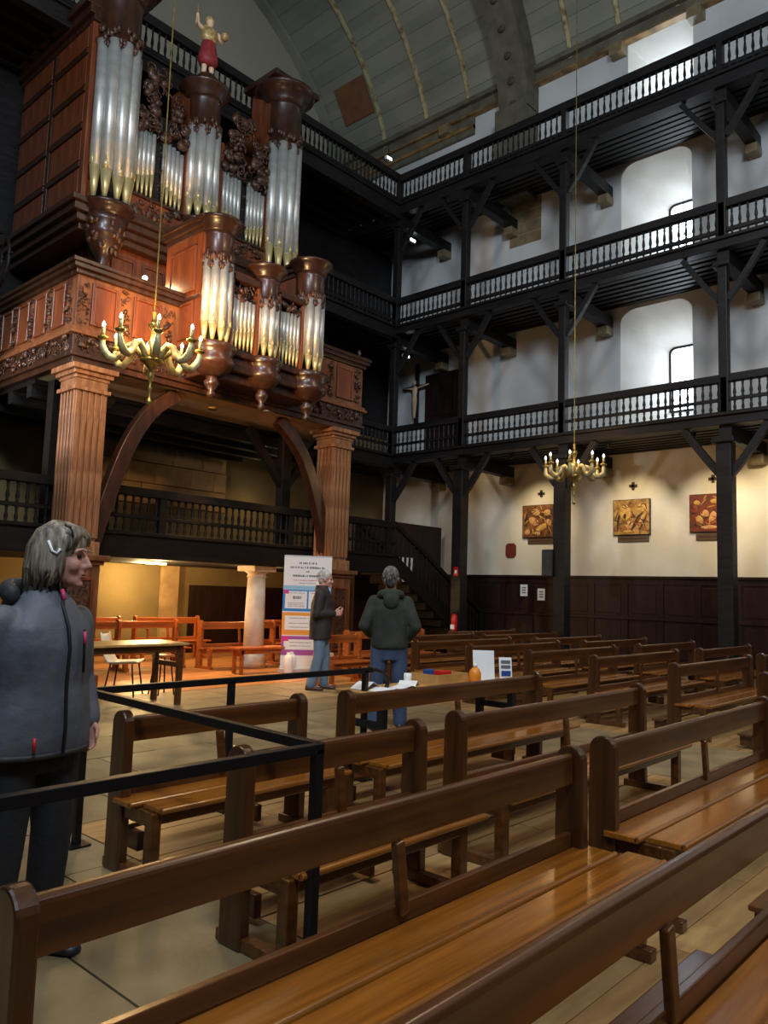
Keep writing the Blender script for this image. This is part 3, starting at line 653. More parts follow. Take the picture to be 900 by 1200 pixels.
# statue on the middle tower
st = empty('statue', (CX - .06, 12.02, 11.14), math.radians(-100)); tag(st, 'small painted statue in a red robe standing on the organ', 'statue')
MB().loft([[(rx * math.cos(a), ry * math.sin(a), z) for a in [2 * PI * i / 14 for i in range(14)]] for z, rx, ry in ((.2, .13, .15), (.3, .17, .2), (.45, .15, .18), (.6, .12, .15), (.7, .1, .13), (.72, .06, .08))]).build('robe', 'statue_red', st, True)
MB().loft([[(rx * math.cos(a), ry * math.sin(a), z) for a in [2 * PI * i / 14 for i in range(14)]] for z, rx, ry in ((.68, .1, .13), (.8, .12, .16), (.93, .11, .17), (.99, .06, .08))]).build('tunic', 'statue_gilt', st, True)
m = MB()
for s in (-1, 1): m.tube([(0, s * .07, .3), (.01, s * .075, .12), (0, s * .075, .02), (.08, s * .08, .015)], [.06, .05, .045, .03], 8)
m.ell((0, 0, 1.1), (.085, .08, .105)); m.tube([(0, 0, .96), (0, 0, 1.05)], .045); m.ell((.085, 0, 1.09), (.02, .015, .025))
m.tube([(0, .17, .93), (.05, .26, .78), (.14, .22, .8)], [.05, .045, .03]); m.tube([(0, -.17, .93), (.04, -.27, .95), (.1, -.3, 1.1)], [.05, .045, .03])
m.tube([(0, 0, .25), (0, 0, .7), (0, 0, 1.0)], [.09, .07, .05], 10); m.tube([(0, -.18, .93), (0, .18, .93)], .045, 8); o_ = m.build('body', 'statue_skin', st, True); r_ = o_.modifiers.new('remesh', 'REMESH'); r_.mode = 'VOXEL'; r_.voxel_size = .014; r_.use_smooth_shade = True
MB().ell((-.02, 0, 1.14), (.1, .1, .1)).ell((-.07, 0, 1.05), (.05, .09, .1)).build('hair', 'statue_gilt', st, True)
MB().ell((.16, .24, .84), (.08, .08, .08)).build('orb', 'statue_gilt', st, True); MB().tube([(.1, -.3, .9), (.1, -.3, 1.3)], .012, 6).build('staff', 'statue_gilt', st, True)

# ------------------------------------------------------------------ low balcony under the loft, staircase, stone column
MY = 11.3
mz = empty('low_balcony', (7.4, MY, 1.86)); tag(mz, 'low dark balustraded balcony beneath the organ loft', 'balcony'); mb = rel(mz)
mb('fascia', 'dark_low', 1.5, 12.85, MY - .1, MY + .1, 1.88, 2.26, .01); mb('fascia_moulding', 'dark_low', 1.5, 12.85, MY - .14, MY + .1, 2.24, 2.3, .01); mb('deck', 'dark_low', 1.5, 12.85, MY, 14.95, 1.9, 2.1)
balustrade(mz, 'x', 1.5, 12.85, MY, [(2.3, 2.52), (2.58, 2.88)], [(2.52, 2.58, .03), (2.88, 3.02, .06)], (4.2, 7.0, 9.8, 12.6), 0, 'dark_low')
for x in (4.2, 7.0, 9.8, 12.6): mb('newel', 'dark_low', x - .06, x + .06, MY - .05, MY + .05, 2.3, 2.98)
for x in (5.2, 9.75): mb('roof_post', 'dark_low', x - .1, x + .1, MY + .1, MY + .3, 2.1, 4.5)
for x, q in ((9.75, 1), (9.75, -1), (5.2, 1)): MB().bar(Vector((x, MY + .2, 3.4)) - mz.location, Vector((x + q * .9, MY + .2, 4.45)) - mz.location, .12, .14).build('roof_brace', 'dark_low', mz)
bx_ = mb('beam_lamp', 'warm_glow', 7.5, 7.9, MY + 1.2, MY + 1.25, 1.84, 1.88); tag(bx_, 'glowing tube lamp')
for x, y, lb in ((9.3, 11.62, 'pale round stone column left of the banner'),):
    c = empty('stone_column', (x, y, 0)); tag(c, lb, 'column')
    MB().lathe([(.24, 0), (.24, .1), (.2, .14), (.22, .2), (.19, .26)], n=20).build('base', 'column_stone', c, True); MB().lathe([(.19, .26), (.185, 1.0), (.165, 1.66)], n=20).build('shaft', 'column_stone', c, True)
    MB().lathe([(.165, 1.66), (.19, 1.68), (.17, 1.71), (.17, 1.74), (.23, 1.78)], n=20).build('capital', 'column_stone', c, True); box('abacus', 'column_stone', c, -.26, .26, -.26, .26, 1.78, 1.88, .01)
sr = empty('staircase', (12.85, MY, 0)); tag(sr, 'dark wooden staircase descending right from the low balcony', 'staircase'); sb = rel(sr)
ns = 11; sx0, sx1, sz = 12.85, 16.1, 2.1
for i in range(ns):
    a = sx0 + (sx1 - sx0) * i / ns; z = sz - sz * i / ns; sb('step', 'dark_low', a, a + (sx1 - sx0) / ns + .03, MY + .05, MY + 1.0, z - .05 - sz / ns + .0, z - sz / ns, .005); sb('riser', 'dark_low', a, a + .03, MY + .05, MY + 1.0, z - sz / ns, z - .05)
for y in (MY, MY + 1.02):
    MB().bar((0, 0, sz + .05), (sx1 - sx0 + .05, 0, .1), .06, .3).build('stringer', 'dark_low', sr, False, 0, (0, y - MY, 0))
    MB().bar((-.05, 0, 3.0), (sx1 - sx0 + .1, 0, 1.06), .09, .1).build('hand_rail', 'dark_low', sr, False, .01, (0, y - MY, 0))
for i in range(22):
    t = (i + .5) / 22; x = (sx1 - sx0) * t; put('baluster', bal_mesh(.78, ma='dark_low'), sr, 0, (x, 0, (sz + .1) * (1 - t) + .18 * t))
box('newel', 'dark_low', sr, sx1 - sx0 + .06, sx1 - sx0 + .16, -.05, .05, 0, 1.1, .01)
box('stair_panelling', 'wainscot', sr, 0, 3.2, 1.2, 1.25, 0, 3.2)
cab = empty('dark_door', (XW, 12.9, 4.95)); tag(cab, 'tall dark wooden door leaf on the lowest gallery beside the crucifix', 'door')
box('leaf', 'wainscot', cab, -.06, -.005, -.6, .6, 0, 2.6, .01); box('leaf_panel', 'wainscot', cab, -.08, -.06, -.45, .45, .3, 1.2, .01); box('leaf_panel', 'wainscot', cab, -.08, -.06, -.45, .45, 1.4, 2.4, .01)
cr = empty('crucifix', (XW - .12, 13.78, 6.1)); tag(cr, 'dark crucifix with pale figure on the lowest gallery wall', 'crucifix')
box('upright', 'dark', cr, 0, .08, -.05, .05, 0, 1.8); box('cross_arm', 'dark', cr, 0, .08, -.5, .5, 1.1, 1.2)
MB().loft([[(-.06 + rx * math.cos(a), ry * math.sin(a), z) for a in [2 * PI * i / 10 for i in range(10)]] for z, rx, ry in ((.25, .03, .04), (.5, .045, .06), (.75, .06, .085), (.9, .05, .07), (1.08, .06, .1), (1.16, .03, .05))]).ell((-.08, 0, 1.26), (.06, .055, .08)).tube([(-.05, .08, 1.1), (-.03, .28, 1.14), (-.02, .46, 1.17)], [.03, .025, .02]).tube([(-.05, -.08, 1.1), (-.03, -.28, 1.14), (-.02, -.46, 1.17)], [.03, .025, .02]).build('figure', 'statue_skin', cr, True)

# ------------------------------------------------------------------ benches
BM = {}
def bench(x0, x1, yb, label, group, wood='bench', seat='bench_seat', rz=0.0, kneel=True, mid=True, h=.80):
    """back plane at y = 0, seat towards -y"""
    L = round(x1 - x0, 2); r = empty('church_bench', (x0, yb, 0), rz); tag(r, label, 'bench', group)
    def part(name, key, fn, loc, ma, bev=.006):
        k = (key, ma)
        if k not in BM: BM[k] = fn().mesh(name, ma)
        put(name, BM[k], r, bev, loc)
    def post():
        w = .07; p = [(w, 0), (-w, 0), (-w, .3), (-w * .94, h - w * 1.1)] + [(-w * .94 * math.cos(PI * i / 12), h - w * .94 + w * .94 * math.sin(PI * i / 12)) for i in range(1, 12)] + [(w * .94, h - w * 1.1), (w, .3)]
        return MB().prism(p, 'x', 0, .055)
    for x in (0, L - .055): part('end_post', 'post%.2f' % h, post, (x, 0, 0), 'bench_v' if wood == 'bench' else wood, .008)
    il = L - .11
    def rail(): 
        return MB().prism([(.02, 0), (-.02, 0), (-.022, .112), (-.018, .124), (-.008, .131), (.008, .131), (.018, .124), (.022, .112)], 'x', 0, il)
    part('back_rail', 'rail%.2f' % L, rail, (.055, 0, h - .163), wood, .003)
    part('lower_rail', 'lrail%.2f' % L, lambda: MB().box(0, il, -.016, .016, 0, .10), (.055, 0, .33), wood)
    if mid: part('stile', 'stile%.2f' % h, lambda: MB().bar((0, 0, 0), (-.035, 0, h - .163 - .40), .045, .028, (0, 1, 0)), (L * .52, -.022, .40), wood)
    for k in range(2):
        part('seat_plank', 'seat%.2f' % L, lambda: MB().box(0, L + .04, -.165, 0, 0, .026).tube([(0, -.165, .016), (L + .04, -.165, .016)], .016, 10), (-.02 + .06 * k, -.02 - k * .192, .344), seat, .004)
    part('seat_apron', 'apron%.2f' % L, lambda: MB().box(0, il, -.012, .012, 0, .06), (.055, -.325, .285), wood)
    for x in (.01, L - .07):
        part('front_leg', 'leg', lambda: MB().box(0, .06, -.03, .03, 0, .294), (x, -.31, .05), wood)
        part('seat_bearer', 'bearer', lambda: MB().box(0, .05, -.28, -.07, 0, .07), (x + .005, 0, .274), wood)
        part('foot_runner', 'runner', lambda: MB().box(0, .06, -.38, .1, 0, .05), (x, 0, 0), wood)
    if kneel:
        part('kneeler', 'kneel%.2f' % L, lambda: MB().box(0, L - .3, -.07, .07, 0, .025), (.15, .24, .13), wood)
        for x in (.2, L - .26): part('kneeler_support', 'ksup', lambda: MB().box(0, .04, 0, .22, 0, .1), (x, .08, .03), wood)
    return r
G1, G2, G3, G4 = 'benches left of the aisle', 'benches behind the camera rail', 'benches in the middle block', 'benches by the side wall'
bench(.76, 3.26, .85, 'nearest brown bench crossing the bottom right corner', G1)
bench(3.56, 6.1, .85, 'brown bench just cut off by the right edge at the bottom', G1)
bench(.76, 3.26, 1.75, 'large brown bench in front, its back crossing the left foreground', G1)
bench(2.07, 3.26, 2.66, 'short brown bench behind the black corner post of the barrier', G1)
bench(2.16, 3.43, 3.77, 'short brown bench standing inside the black metal barrier', G1)
bench(3.56, 6.1, 1.77, 'brown bench with wide empty seat at the right edge', G1)
bench(3.63, 6.1, 2.71, 'brown bench in the third row from the right front', G1)
bench(3.75, 6.2, 3.71, 'brown bench backed by the leaflet table', G1)
rows3 = [(8.27, 10.8, 2.4), (8.5, 11.04, 3.39), (8.65, 11.15, 4.41), (8.68, 11.1, 5.33), (8.8, 11.2, 6.33), (8.8, 11.3, 7.3), (9.5, 11.85, 8.45)]
o3 = ['first', 'second', 'third', 'fourth', 'fifth', 'sixth', 'seventh']
for i, (a, b, y) in enumerate(rows3): bench(a, b, y, 'bench in the middle block, %s row counted from the right edge' % o3[i], G3)
rows4 = [(11.46, 13.95, 3.36), (11.75, 14.03, 4.3), (11.75, 14.03, 5.24), (11.7, 14.1, 6.15), (11.6, 14.0, 7.0), (11.6, 14.15, 8.05), (11.9, 14.1, 9.0)]
for i, (a, b, y) in enumerate(rows4): bench(a, b, y, 'bench beside the dark wainscot, %s row counted from the right edge' % o3[i], G4)
bench(8.42, 9.36, 8.95, 'orange lit bench between the two standing men', 'benches lit by the loft lamps', 'bench_orange', 'bench_orange', kneel=False)
bench(9.7, 11.8, 9.6, 'orange lit bench right of the man in the green hoodie', 'benches lit by the loft lamps', 'bench_orange', 'bench_orange', kneel=False)
GU = 'benches under the organ loft'
for a, b, y, lb in ((8.35, 10.1, 12.0, 'orange bench left of the stone column'), (7.0, 8.2, 12.5, 'orange bench behind the wooden table'), (9.9, 11.6, 12.6, 'orange bench half hidden behind the stone column'), (8.2, 9.7, 14.0, 'orange bench against the lit end wall'), (6.3, 7.9, 14.0, 'orange bench against the end wall behind the table'), (6.0, 7.0, 12.4, 'small orange bench left of the table legs')):
    bench(a, b, y, lb, GU, 'bench_orange', 'bench_orange', kneel=False, h=.86)
bl = empty('backless_bench', (8.25, 10.83, 0)); tag(bl, 'backless wooden bench in front of the banner', 'bench')
box('seat', 'bench_orange', bl, 0, 1.45, -.16, .16, .41, .45, .008)
for x in (.08, 1.3):
    for y in (-.12, .08): box('leg', 'bench_orange', bl, x, x + .05, y, y + .05, 0, .41)
    box('rail', 'bench_orange', bl, x + .01, x + .04, -.1, .1, .3, .36)
box('apron', 'bench_orange', bl, .05, 1.4, -.12, -.1, .34, .41)

# ------------------------------------------------------------------ black metal barrier
ba = empty('metal_barrier', (2.2, 3.2, 0)); tag(ba, 'black square tube barrier around the corner by the woman', 'barrier'); bz = .84
def btube(name, pts, r=.017):
    m = MB()
    for i in range(len(pts) - 1):
        m.bar(Vector(pts[i]) - ba.location, Vector(pts[i + 1]) - ba.location, r * 2, r * 2)
    m.build(name, 'black_metal', ba, False, .003)
btube('top_rail', [(-.5, 2.26, bz), (2.17, 2.26, bz)], .02); btube('top_rail', [(2.17, 2.26, bz), (2.23, 4.27, bz)], .02); btube('top_rail', [(2.21, 4.27, bz), (4.62, 4.27, bz)], .02)
for p in ((2.15, 2.26), (-.3, 2.26), (2.22, 4.25), (3.25, 4.27), (4.55, 4.27)):
    btube('post', [(p[0], p[1], 0), (p[0], p[1], bz)], .02); box('foot_plate', 'black_metal', ba, p[0] - .06 - 2.2, p[0] + .06 - 2.2, p[1] - .06 - 3.2, p[1] + .06 - 3.2, 0, .01)
MB().tube([Vector((4.6 + .22 * math.sin(t), 4.27, bz - .11 + .11 * math.cos(t))) - ba.location for t in [i * PI / 2 / 6 * 1.0 for i in range(10)]], .018, 8).build('curled_end', 'black_metal', ba, True)

# ------------------------------------------------------------------ tables and things on them
def table(name, x0, x1, y0, y1, h, lb, top, legm, fx=.08):
    t = empty(name, ((x0 + x1) / 2, (y0 + y1) / 2, 0)); tag(t, lb, 'table'); a, b = (x1 - x0) / 2, (y1 - y0) / 2
    box('table_top', top, t, -a, a, -b, b, h - .03, h, .006)
    for sx in (-1, 1):
        for sy in (-1, 1): box('leg', legm, t, sx * (a - fx) - .03, sx * (a - fx) + .03, sy * (b - .08) - .03, sy * (b - .08) + .03, 0, h - .03)
        box('stretcher', legm, t, sx * (a - fx) - .02, sx * (a - fx) + .02, -b + .1, b - .1, h * .6, h * .68)
    for sy in (-1, 1): box('apron', legm, t, -a + fx, a - fx, sy * (b - .08) - .012, sy * (b - .08) + .012, h - .11, h - .03)
    return t
table('wooden_table', 3.7, 5.68, 8.35, 9.05, .76, 'long wooden table with pale top right of the woman', 'table', 'bench')
table('leaflet_table', 4.45, 6.42, 3.98, 4.5, .68, 'leaflet table behind the bench with papers and boards', 'table', 'black')
for i, (x, y, s, rz, lb) in enumerate(((4.72, 4.2, .26, .2, 'white leaflet lying at the left end of the table'), (4.95, 4.18, .24, -.3, 'white folded leaflet in front of the hoodie man'), (5.12, 4.3, .22, .5, 'white sheet near the small tray'), (4.68, 4.38, .22, .1, 'pale sheet at the back left of the table'))):
    m = MB(); m.add([(-s / 2, -s * .35, 0), (0, -s * .35, .02 + .012 * i), (s / 2, -s * .35, .003), (s / 2, s * .35, .003), (0, s * .35, .02 + .01 * i), (-s / 2, s * .35, 0)], [(0, 1, 4, 5), (1, 2, 3, 4)])
    o = m.build('leaflet', 'paper', None, False, 0, (x, y, .682)); o.rotation_euler = (0, 0, rz); s_ = o.modifiers.new('solid', 'SOLIDIFY'); s_.thickness = .003; tag(o, lb, 'leaflet', 'leaflets on the table')
cu = MB().lathe([(.0, .002), (.028, .0), (.035, .05), (.032, .09), (.029, .09), (.03, .05), (.024, .006)], n=14).build('paper_cup', 'white', None, True, 0, (5.2, 4.38, .682)); tag(cu, 'small white paper cup on the leaflet table', 'cup')
ty = empty('wooden_tray', (5.52, 4.28, .68)); tag(ty, 'shallow brown wooden box on the leaflet table', 'tray')
box('bottom', 'table', ty, -.22, .22, -.15, .15, 0, .01)
for a in ((-.22, .22, -.15, -.135), (-.22, .22, .135, .15), (-.22, -.205, -.135, .135), (.205, .22, -.135, .135)): box('side', 'table', ty, a[0], a[1], a[2], a[3], .01, .09)
b1 = box('blue_packet', 'blue_dk', None, 5.38, 5.47, 4.3, 4.36, .695, .8, .008); tag(b1, 'blue packet standing in the wooden box', 'packet')
b2 = box('red_packet', 'red', None, 5.53, 5.67, 4.26, 4.36, .695, .78, .008); tag(b2, 'red packet in the wooden box', 'packet')
bt = empty('spray_bottle', (5.8, 4.1, .68)); tag(bt, 'orange plastic bottle in front of the white board', 'bottle')
MB().lathe([(.045, 0), (.055, .01), (.055, .09), (.04, .12), (.018, .14)], n=14).build('bottle_body', 'orange_plastic', bt, True); MB().lathe([(.02, .14), (.02, .165), (.012, .17)], n=10).build('bottle_cap', 'white', bt, True)
bd = empty('white_board', (6.03, 4.16, .682), -.72); tag(bd, 'blank white standing board on the leaflet table', 'board'); MB().bar((0, 0, 0), (0, .05, .27), .2, .006, (0, 1, 0)).build('face', 'paper', bd); MB().bar((0, .12, 0), (0, .05, .26), .05, .006, (0, 1, 0)).build('strut', 'paper', bd)
bd = empty('price_board', (6.3, 4.1, .682), -.72); tag(bd, 'small white printed card stand right of the blank board', 'card'); MB().bar((0, 0, 0), (0, .04, .2), .12, .012, (0, 1, 0)).build('face', 'white', bd)
for k, (z, hh) in enumerate(((.03, .05), (.1, .03), (.145, .03))): MB().box(-.045, .045, -.002 - .0, .0, z, z + hh).build('print', 'ink' if k else 'blue_dk', bd, False, 0, (0, -.006 + z * .2 - .004, 0))
MB().bar((0, .09, 0), (0, .04, .19), .05, .006, (0, 1, 0)).build('strut', 'white', bd)
# stacking chair behind the table
ch = empty('plastic_chair', (5.5, 9.55, 0), .75); tag(ch, 'cream plastic shell chair behind the wooden table', 'chair')
m = MB(); R = []
for t in range(9):
    u = t / 8; y = -.2 + .4 * min(1, u * 1.8); z = .44 - .02 * math.sin(u * PI) if u < .55 else .44 + (u - .55) * .8; y += max(0, u - .55) * .18; wd = .21 - .03 * u
    R.append([(-wd, y, z + .03), (-wd * .5, y, z), (wd * .5, y, z), (wd, y, z + .03), (wd, y + .012, z + .016), (wd * .5, y + .012, z - .014), (-wd * .5, y + .012, z - .014), (-wd, y + .012, z + .016)])
m.loft(R).build('shell', 'plastic_cream', ch, True)
for sx in (-1, 1):
    for sy in (-1, 1): MB().tube([(sx * .15, sy * .14, .42), (sx * .2, sy * .2, 0)], .011, 8).build('leg', 'black_metal', ch, True)
ch2 = copy_tree(ch); ch2.location = (4.75, 9.75, 0); ch2.rotation_euler = (0, 0, -.5); tag(ch2, 'cream plastic shell chair half hidden behind the woman', 'chair')
for c in (ch, ch2): c['group'] = 'plastic chairs behind the table'
sl = empty('bar_stool', (5.95, 9.35, 0)); tag(sl, 'thin legged stool behind the wooden table', 'stool')
MB().lathe([(.15, .5), (.155, .515), (.15, .53)], n=16).build('seat', 'bench_orange', sl, True)
for k in range(4): a = PI / 4 + k * PI / 2; MB().tube([(.1 * math.cos(a), .1 * math.sin(a), .5), (.17 * math.cos(a), .17 * math.sin(a), 0)], .01, 6).build('leg', 'black_metal', sl)

# ------------------------------------------------------------------ roll-up banner, box, bottles
bn = empty('rollup_banner', (9.54, 10.46, 0), math.radians(-38)); tag(bn, 'white roll up banner with blue, orange and purple blocks', 'banner')
box('banner_base', 'tin', bn, -.46, .46, -.12, .12, 0, .08, .01); MB().tube([(0, .03, .08), (0, .03, 2.05)], .012).build('pole', 'tin', bn)
box('sheet', 'white', bn, -.43, .43, -.004, .004, .08, 2.06); box('top_bar', 'tin', bn, -.43, .43, -.01, .01, 2.06, 2.085)
def pr(ma, x0, x1, z0, z1, d=.0062, name='print_block'): box(name, ma, bn, x0, x1, -d, -.004, z0, z1)
rnd = random.Random(3)
def words(x0, x1, z, h, ma='ink', d=.0075):
    x = x0
    while x < x1: l = rnd.uniform(h * .35, h * .8); pr(ma, x, min(x + l, x1), z, z + h * rnd.choice((.75, 1, 1)), d, 'lettering'); x += l + h * rnd.choice((.2, .2, .2, .7))
words(-.16, .16, 1.93, .035); words(-.32, .3, 1.85, .035); words(-.03, .03, 1.78, .028); words(-.27, .27, 1.70, .035); words(-.27, .27, 1.63, .014, 'magenta'); words(-.15, .15, 1.58, .012)
pr('light_blue', -.43, .43, .0 + 1.46, 1.54); pr('blue', -.43, .43, 1.08, 1.46); pr('white', -.39, .0, 1.13, 1.44, .0068); pr('white', .03, .39, 1.13, 1.44, .0068); pr('magenta', -.42, -.33, 1.39, 1.46, .0072)
for z in (1.4, 1.22, 1.19, 1.16): words(-.34, -.04, z, .012); words(.07, .36, z, .012)
words(-.25, -.1, 1.3, .05); words(.15, .3, 1.3, .05)
pr('orange', -.43, .43, .66, 1.06); pr('white', -.38, .1, .75, 1.0, .0068); pr('white', .16, .38, .75, 1.0, .0068); pr('orange', -.43, .43, .66, .7, .0068)
for z in (.95, .86, .79): words(-.3, .05, z, .014); words(.2, .36, z, .014)
pr('purple', -.43, .43, .3, .64); pr('white', -.38, .4, .4, .58, .0068); pr('magenta', -.42, -.3, .55, .64, .0072); words(-.28, .1, .52, .014); words(-.28, .1, .46, .014); pr('ink', .18, .27, .44, .53, .0075, 'emblem')
pr('white', -.43, .43, .08, .3, .0068)
cbx = empty('cardboard_box', (9.72, 10.16, 0), math.radians(-38)); tag(cbx, 'cardboard box at the foot of the banner', 'box')
box('carton', 'cardboard', cbx, -.17, .17, -.12, .12, 0, .34, .005); box('lid', 'cardboard', cbx, -.175, .175, -.125, .125, .2, .36, .005); box('print', 'ink', cbx, -.06, .04, -.1275, -.125, .24, .31)
for i, x in enumerate((9.2, 9.36)):
    bo = empty('water_jug', (x, 10.5 + .1 * i, 0)); tag(bo, ['white plastic jug under the backless bench, left one of two', 'white plastic jug under the backless bench next to the cardboard box'][i], 'jug', 'white jugs')
    MB().lathe([(.07, 0), (.085, .02), (.085, .26), (.06, .31), (.03, .33)], n=14).build('jug_body', 'white', bo, True); MB().lathe([(.035, .33), (.035, .36), (.0, .362)], n=10).build('jug_cap', 'white', bo, True)

# ------------------------------------------------------------------ chandeliers
def chandelier(loc, lb, arms, R, power, lit):
    c = empty('chandelier', loc); tag(c, lb, 'chandelier', 'brass chandeliers')
    MB().lathe([(.0, -.6), (.03, -.58), (.035, -.54), (.012, -.5), (.012, -.42), (.03, -.38), (.012, -.34), (.03, -.27), (.045, -.22), (.02, -.17), (.05, -.12), (.09, -.08), (.15, -.05), (.13, -.02), (.05, .0), (.045, .08), (.03, .12), (.06, .18), (.035, .22), (.025, .32), (.05, .38), (.07, .42), (.03, .46), (.02, .56), (.03, .58), (.012, .6)], n=16).build('stem', 'brass', c, True)
    for k in range(arms):
        a = 2 * PI * k / arms + .35; ca, sa = math.cos(a), math.sin(a)
        prof = [(.06, -.05), (.16, .06), (.24, .13), (.31, .1), (.36, .0), (.43, -.07), (.5, -.06), (.55, .0), (R - .02, .08), (R - .02, .14)]
        ar = MB().tube([(r * R / .6 * ca if r < R - .03 else r * ca, r * R / .6 * sa if r < R - .03 else r * sa, z) for r, z in prof], [.04, .046, .046, .044, .044, .048, .05, .046, .036, .026], 8).build('arm', 'brass_pale', c, True)
        e = (R - .02) * ca, (R - .02) * sa
        MB().lathe([(.02, 0), (.06, .03), (.065, .045), (.03, .05), (.03, .07)], n=12).build('drip_pan', 'brass', ar, True, 0, (e[0], e[1], .13))
        MB().lathe([(.02, 0), (.02, .1)], n=10).build('candle', 'brass_pale', ar, True, 0, (e[0], e[1], .2))
        MB().lathe([(.014, 0), (.022, .02), (.02, .045), (.004, .075)], n=10).build('bulb', 'bulb', ar, True, 0, (e[0], e[1], .3))
    top = ZS + AB * math.sqrt(max(0, 1 - ((loc[0] - AX) / AA) ** 2)) - loc[2]
    MB().tube([(0, 0, .58), (0, 0, top)], .009, 6).build('suspension_rod', 'brass', c)
    lt = light('chandelier_light', 'POINT', (loc[0], loc[1], loc[2] + .45), None, power, WARM, .35)
    return c
chandelier((4.96, 8.45, 4.25), 'large brass chandelier with curved arms hanging before the organ loft', 8, .6, 220, True)
chandelier((13.4, 7.24, 3.85), 'brass chandelier hanging in front of the gallery post and paintings', 8, .57, 40, True)

# ------------------------------------------------------------------ paintings and wall things
def painting(yc, zc, w, h, base, figs, lb):
    rp_ = random.Random(int(yc * 10)); pal = ['ochre_paint', 'gold_paint', 'umber_paint', 'rust_paint', 'umber_paint', 'pic_a']
    p = empty('painting', (XW - .012, yc, zc - h / 2)); tag(p, lb, 'painting', 'paintings on the side wall')
    box('panel_back', 'umber_paint', p, -.06, -.002, -w / 2, w / 2, 0, h, .006); box('painted_face', base, p, -.066, -.06, -w / 2 + .015, w / 2 - .015, .015, h - .015)
    for ma, y, z, ry, rz_, rot in figs:
        MB().ell((0, 0, 0), (.01, ry * .72, rz_ * .72), 14, 8, Matrix.Rotation(rot, 3, 'X')).build('figure', ma, p, True, 0, (-.066, y, z))
    for k in range(46):
        y, z, a, l = rp_.uniform(-w * .42, w * .42), rp_.uniform(.07, h - .07), rp_.uniform(0, PI), rp_.uniform(.05, .1)
        MB().ell((0, 0, 0), (.006, .012, l), 8, 5, Matrix.Rotation(a, 3, 'X')).build('brush_stroke', rp_.choice(pal), p, True, 0, (-.074, max(-w / 2 + l, min(w / 2 - l, y)), max(l, min(h - l, z))))
painting(9.85, 3.31, .86, .80, 'pic_a', [('ochre_paint', .05, .62, .17, .11, .3), ('ochre_paint', -.26, .6, .14, .1, -.3), ('ochre_paint', .1, .4, .22, .12, .5), ('gold_paint', -.12, .25, .26, .1, -.4), ('ochre_paint', .28, .14, .1, .09, 0), ('ochre_paint', -.3, .36, .12, .12, .2), ('ochre_paint', .0, .1, .12, .06, .2), ('umber_paint', .3, .45, .07, .25, .2)], 'dark painting of crowded pale shapes left of the loudspeaker post')
painting(7.47, 3.31, .86, .80, 'pic_b', [('gold_paint', .14, .5, .2, .24, .1), ('umber_paint', .14, .46, .11, .17, .1), ('gold_paint', .13, .5, .07, .09, 0), ('umber_paint', -.12, .3, .05, .34, .5), ('gold_paint', -.2, .28, .035, .3, .5), ('umber_paint', -.27, .25, .03, .26, .5), ('gold_paint', -.24, .6, .15, .12, .3), ('ochre_paint', .05, .22, .13, .12, 0), ('umber_paint', .3, .3, .04, .26, .1), ('gold_paint', .05, .08, .2, .05, 0)], 'golden painting with streaming lines between the two posts')
painting(5.76, 3.33, .84, .80, 'pic_c', [('ochre_paint', .1, .38, .13, .12, .4), ('gold_paint', .2, .24, .1, .16, -.3), ('ochre_paint', -.06, .3, .1, .2, .3), ('umber_paint', -.22, .5, .1, .2, .2), ('gold_paint', .26, .62, .1, .07, .3), ('ochre_paint', -.26, .25, .1, .12, 0), ('rust_paint', .3, .48, .08, .14, 0), ('gold_paint', -.1, .64, .12, .07, 0), ('ochre_paint', .02, .1, .24, .06, 0)], 'reddish brown painting partly behind the nearest visible post')
for i, (y, lb) in enumerate(((9.78, 'first painting from the left'), (7.44, 'golden middle painting'), (5.7, 'reddish painting on the right'))):
    pq = empty('caption_plaque', (XW - .012, y, 2.76)); tag(pq, 'narrow brown plaque under the ' + lb, 'plaque', 'plaques under the paintings'); box('plate', 'plaque', pq, -.03, -.002, -.36, .36, 0, .14, .005); box('lettering', 'umber_paint', pq, -.032, -.03, -.3, .3, .06, .085)
    cs = empty('wall_cross', (XW - .012, y + .0, 3.9 + .03 * i)); tag(cs, 'small dark Greek cross above the ' + lb, 'cross', 'wall crosses')
    box('cross_bar', 'umber_paint', cs, -.03, -.002, -.09, .09, .055, .115); box('cross_bar', 'umber_paint', cs, -.03, -.002, -.03, .03, 0, .17)
    sl_ = empty('spot_lamp', (14.75, y - .25, 4.58)); tag(sl_, 'small black spot lamp under the gallery lighting the ' + lb, 'lamp', 'picture spot lamps'); MB().lathe([(.04, .0), (.045, .1), (.02, .12)], n=12).build('lamp_housing', 'black', sl_, True)
    light('picture_spot', 'SPOT', (14.75, y - .25, 4.55), (XW, y - .05, 3.2), 130, (1.0, .8, .5), .03, spot=62, blend=.8)
light('picture_spot', 'SPOT', (14.75, 4.2, 4.5), (XW, 4.6, 3.2), 170, (1.0, .8, .5), .03, spot=70, blend=.8); light('picture_spot', 'SPOT', (14.9, 11.6, 4.5), (XW, 11.3, 4.1), 9, (1.0, .7, .4), .03, spot=70, blend=.8)
rp = MB().prism([(.15, .06), (.09, 0), (-.09, 0), (-.15, .06), (-.15, .3), (-.09, .36), (.09, .36), (.15, .3)], 'x', -.03, -.002).build('wall_shield', 'red_dark', None, False, .005, (XW - .012, 10.63, 2.43)); tag(rp, 'dark red rounded plaque on the cream wall', 'plaque')
